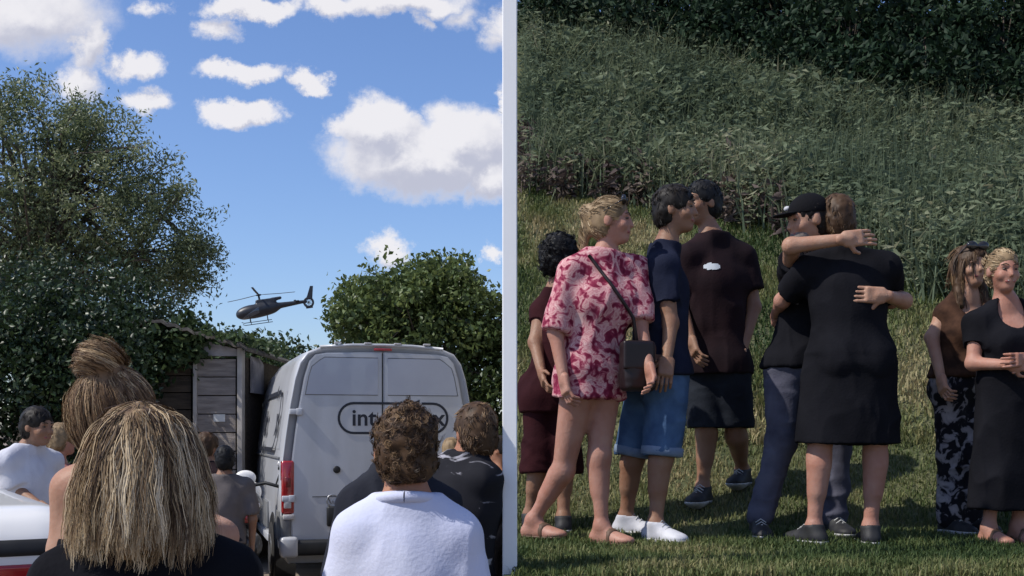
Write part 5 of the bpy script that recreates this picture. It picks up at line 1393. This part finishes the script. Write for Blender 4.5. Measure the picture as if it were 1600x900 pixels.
person('blonde woman with shoulder length hair and black top seen from behind', 226, 2.28, 0, 1.70, 184, SK_f,
    [('tee', CL['black'], dict(sleeve=.7, o=.016, drop=.12)), ('trousers', CL['darkjean'])],
    ('long', HR['blonde'], LB), J=dict(head=(228, 734, 0), neck=(226, 842, 0)), heady=176, fem=True, vox=.008, shoe=M_shoeb, face=True)
person('woman with hair in a top bun and bare shoulders beyond the blonde woman', 190, 2.95, 0, 1.78, 165, SK_f,
    [('top', CL['black'], dict(sleeve=0, strap=.19, drop=.1, o=.010)), ('trousers', CL['darkjean'])],
    ('bun', HR['bun'], dict(th=.010, nape=-.09, ext=[((.0, -.050, .140), (.052, .050, .036)), ((.01, -.045, .170), (.036, .036, .024))], len=.10, strands=8000, per=10, lock=.004, bunlen=.09, flow=1.0, toward=(0, -.048, .150), bunr=.060, grav=.0, curl=.07, lift=.04, wid=.0010, seg=8, amp=.005, taper=.3, fuzz=.002)),
    J=dict(head=(188, 655, 0), neck=(180, 722, 0), shL=(112, 742, .02), shR=(258, 752, .05), elR=(346, 838, -.06), wrR=(290, 830, -.30), elL=(100, 860, .02)), heady=150, pitch=6, fem=True, vox=.008, shoe=M_shoeb)
person('man in black shirt with pale streaks standing before the van doors', 716, 4.75, 0, 1.71, 196, SK_w,
    [('tee', CL['streak'], dict(sleeve=.8, o=.02, drop=.12)), ('trousers', CL['darkjean'])], short(HR['brown'], strands=2200),
    J=dict(head=(742, 678, 0), neck=(732, 714, 0), shL=(682, 730, .05), shR=(757, 736, -.08), elR=(762, 826, .05), wrR=(745, 800, .3), elL=(672, 820, .0), wrL=(690, 880, -.1)), heady=205, face=False, vox=.009, shoe=M_shoeb)
person('person in dark top hidden behind the man in white polo shirt', 612, 4.0, 0, 1.70, 180, SK_w, [('tee', CL['charcoal'], dict(sleeve=.9, o=.02)), ('trousers', CL['darkjean'])], short(HR['dark'], strands=500),
    J=dict(head=(632, 698, 0), neck=(622, 740, 0), shL=(556, 774, 0), shR=(690, 774, 0)), face=False, vox=.01, shoe=M_shoeb)
person('person in black standing close to the white post beyond the streaked shirt', 775, 9.0, 0, 1.56, 235, SK_w, [('tee', CL['black'], dict(sleeve=.9, o=.02)), ('trousers', CL['black'])], short(HR['dark'], strands=300, nape=-.02),
    J=dict(shL=(762, 736, .12), shR=(780, 736, -.10), elR=(765, 790, -.1), wrR=(772, 838, -.1), elL=(757, 790, .05), wrL=(757, 840, 0), head=(779, 704, 0)), heady=255, face=False, vox=.011, far=True, shoe=M_shoeb, bw=.9)
person('person with light brown hair between the curly haired man and the streaked shirt', 705, 9.9, 0, 1.58, 180, SK_f, [('tee', CL['charcoal'], {}), ('trousers', CL['darkjean'])], short(HR['fair'], strands=300), face=False, vox=.012, far=True, shoe=M_shoeb)
person('man in white t-shirt with dark hair standing behind the white car', 42, 7.6, 0, 1.78, 62, SK_t, [('tee', CL['whitetee'], dict(sleeve=.75, o=.022, drop=.12, amp=.014)), ('trousers', CL['darkjean'])], short(HR['dark'], strands=900),
    J=dict(head=(59, 667, -.04), neck=(45, 700, 0), elR=(30, 768, -.12), wrR=(62, 790, -.25)), heady=70, pitch=-6, vox=.009, bw=1.05, shoe=M_shoeb)
person('small fair haired person in dusty pink top behind the white car', 94, 8.6, 0, 1.62, 130, SK_p, [('tee', CL['pinktop'], dict(sleeve=.5)), ('trousers', CL['darkjean'])], short(HR['fair'], strands=700, th=.02), J=dict(head=(98, 688, 0)), fem=True, face=False, vox=.01, shoe=M_shoeb)
person('person in dark clothes with dark hair in front of the pale shed door', 322, 9.6, 0, 1.62, 150, SK_t, [('tee', CL['maroonblack'], dict(sleeve=.8)), ('trousers', CL['black'])], short(HR['brown'], strands=500, th=.02), face=False, vox=.01, shoe=M_shoeb)
person('person in grey brown shirt beside the motorcycle', 351, 9.0, 0, 1.52, 200, SK_t, [('tee', CL['greybrown'], dict(sleeve=.85, o=.02)), ('trousers', CL['darkjean'])], short(HR['black'], strands=500), face=False, vox=.01, shoe=M_shoeb)
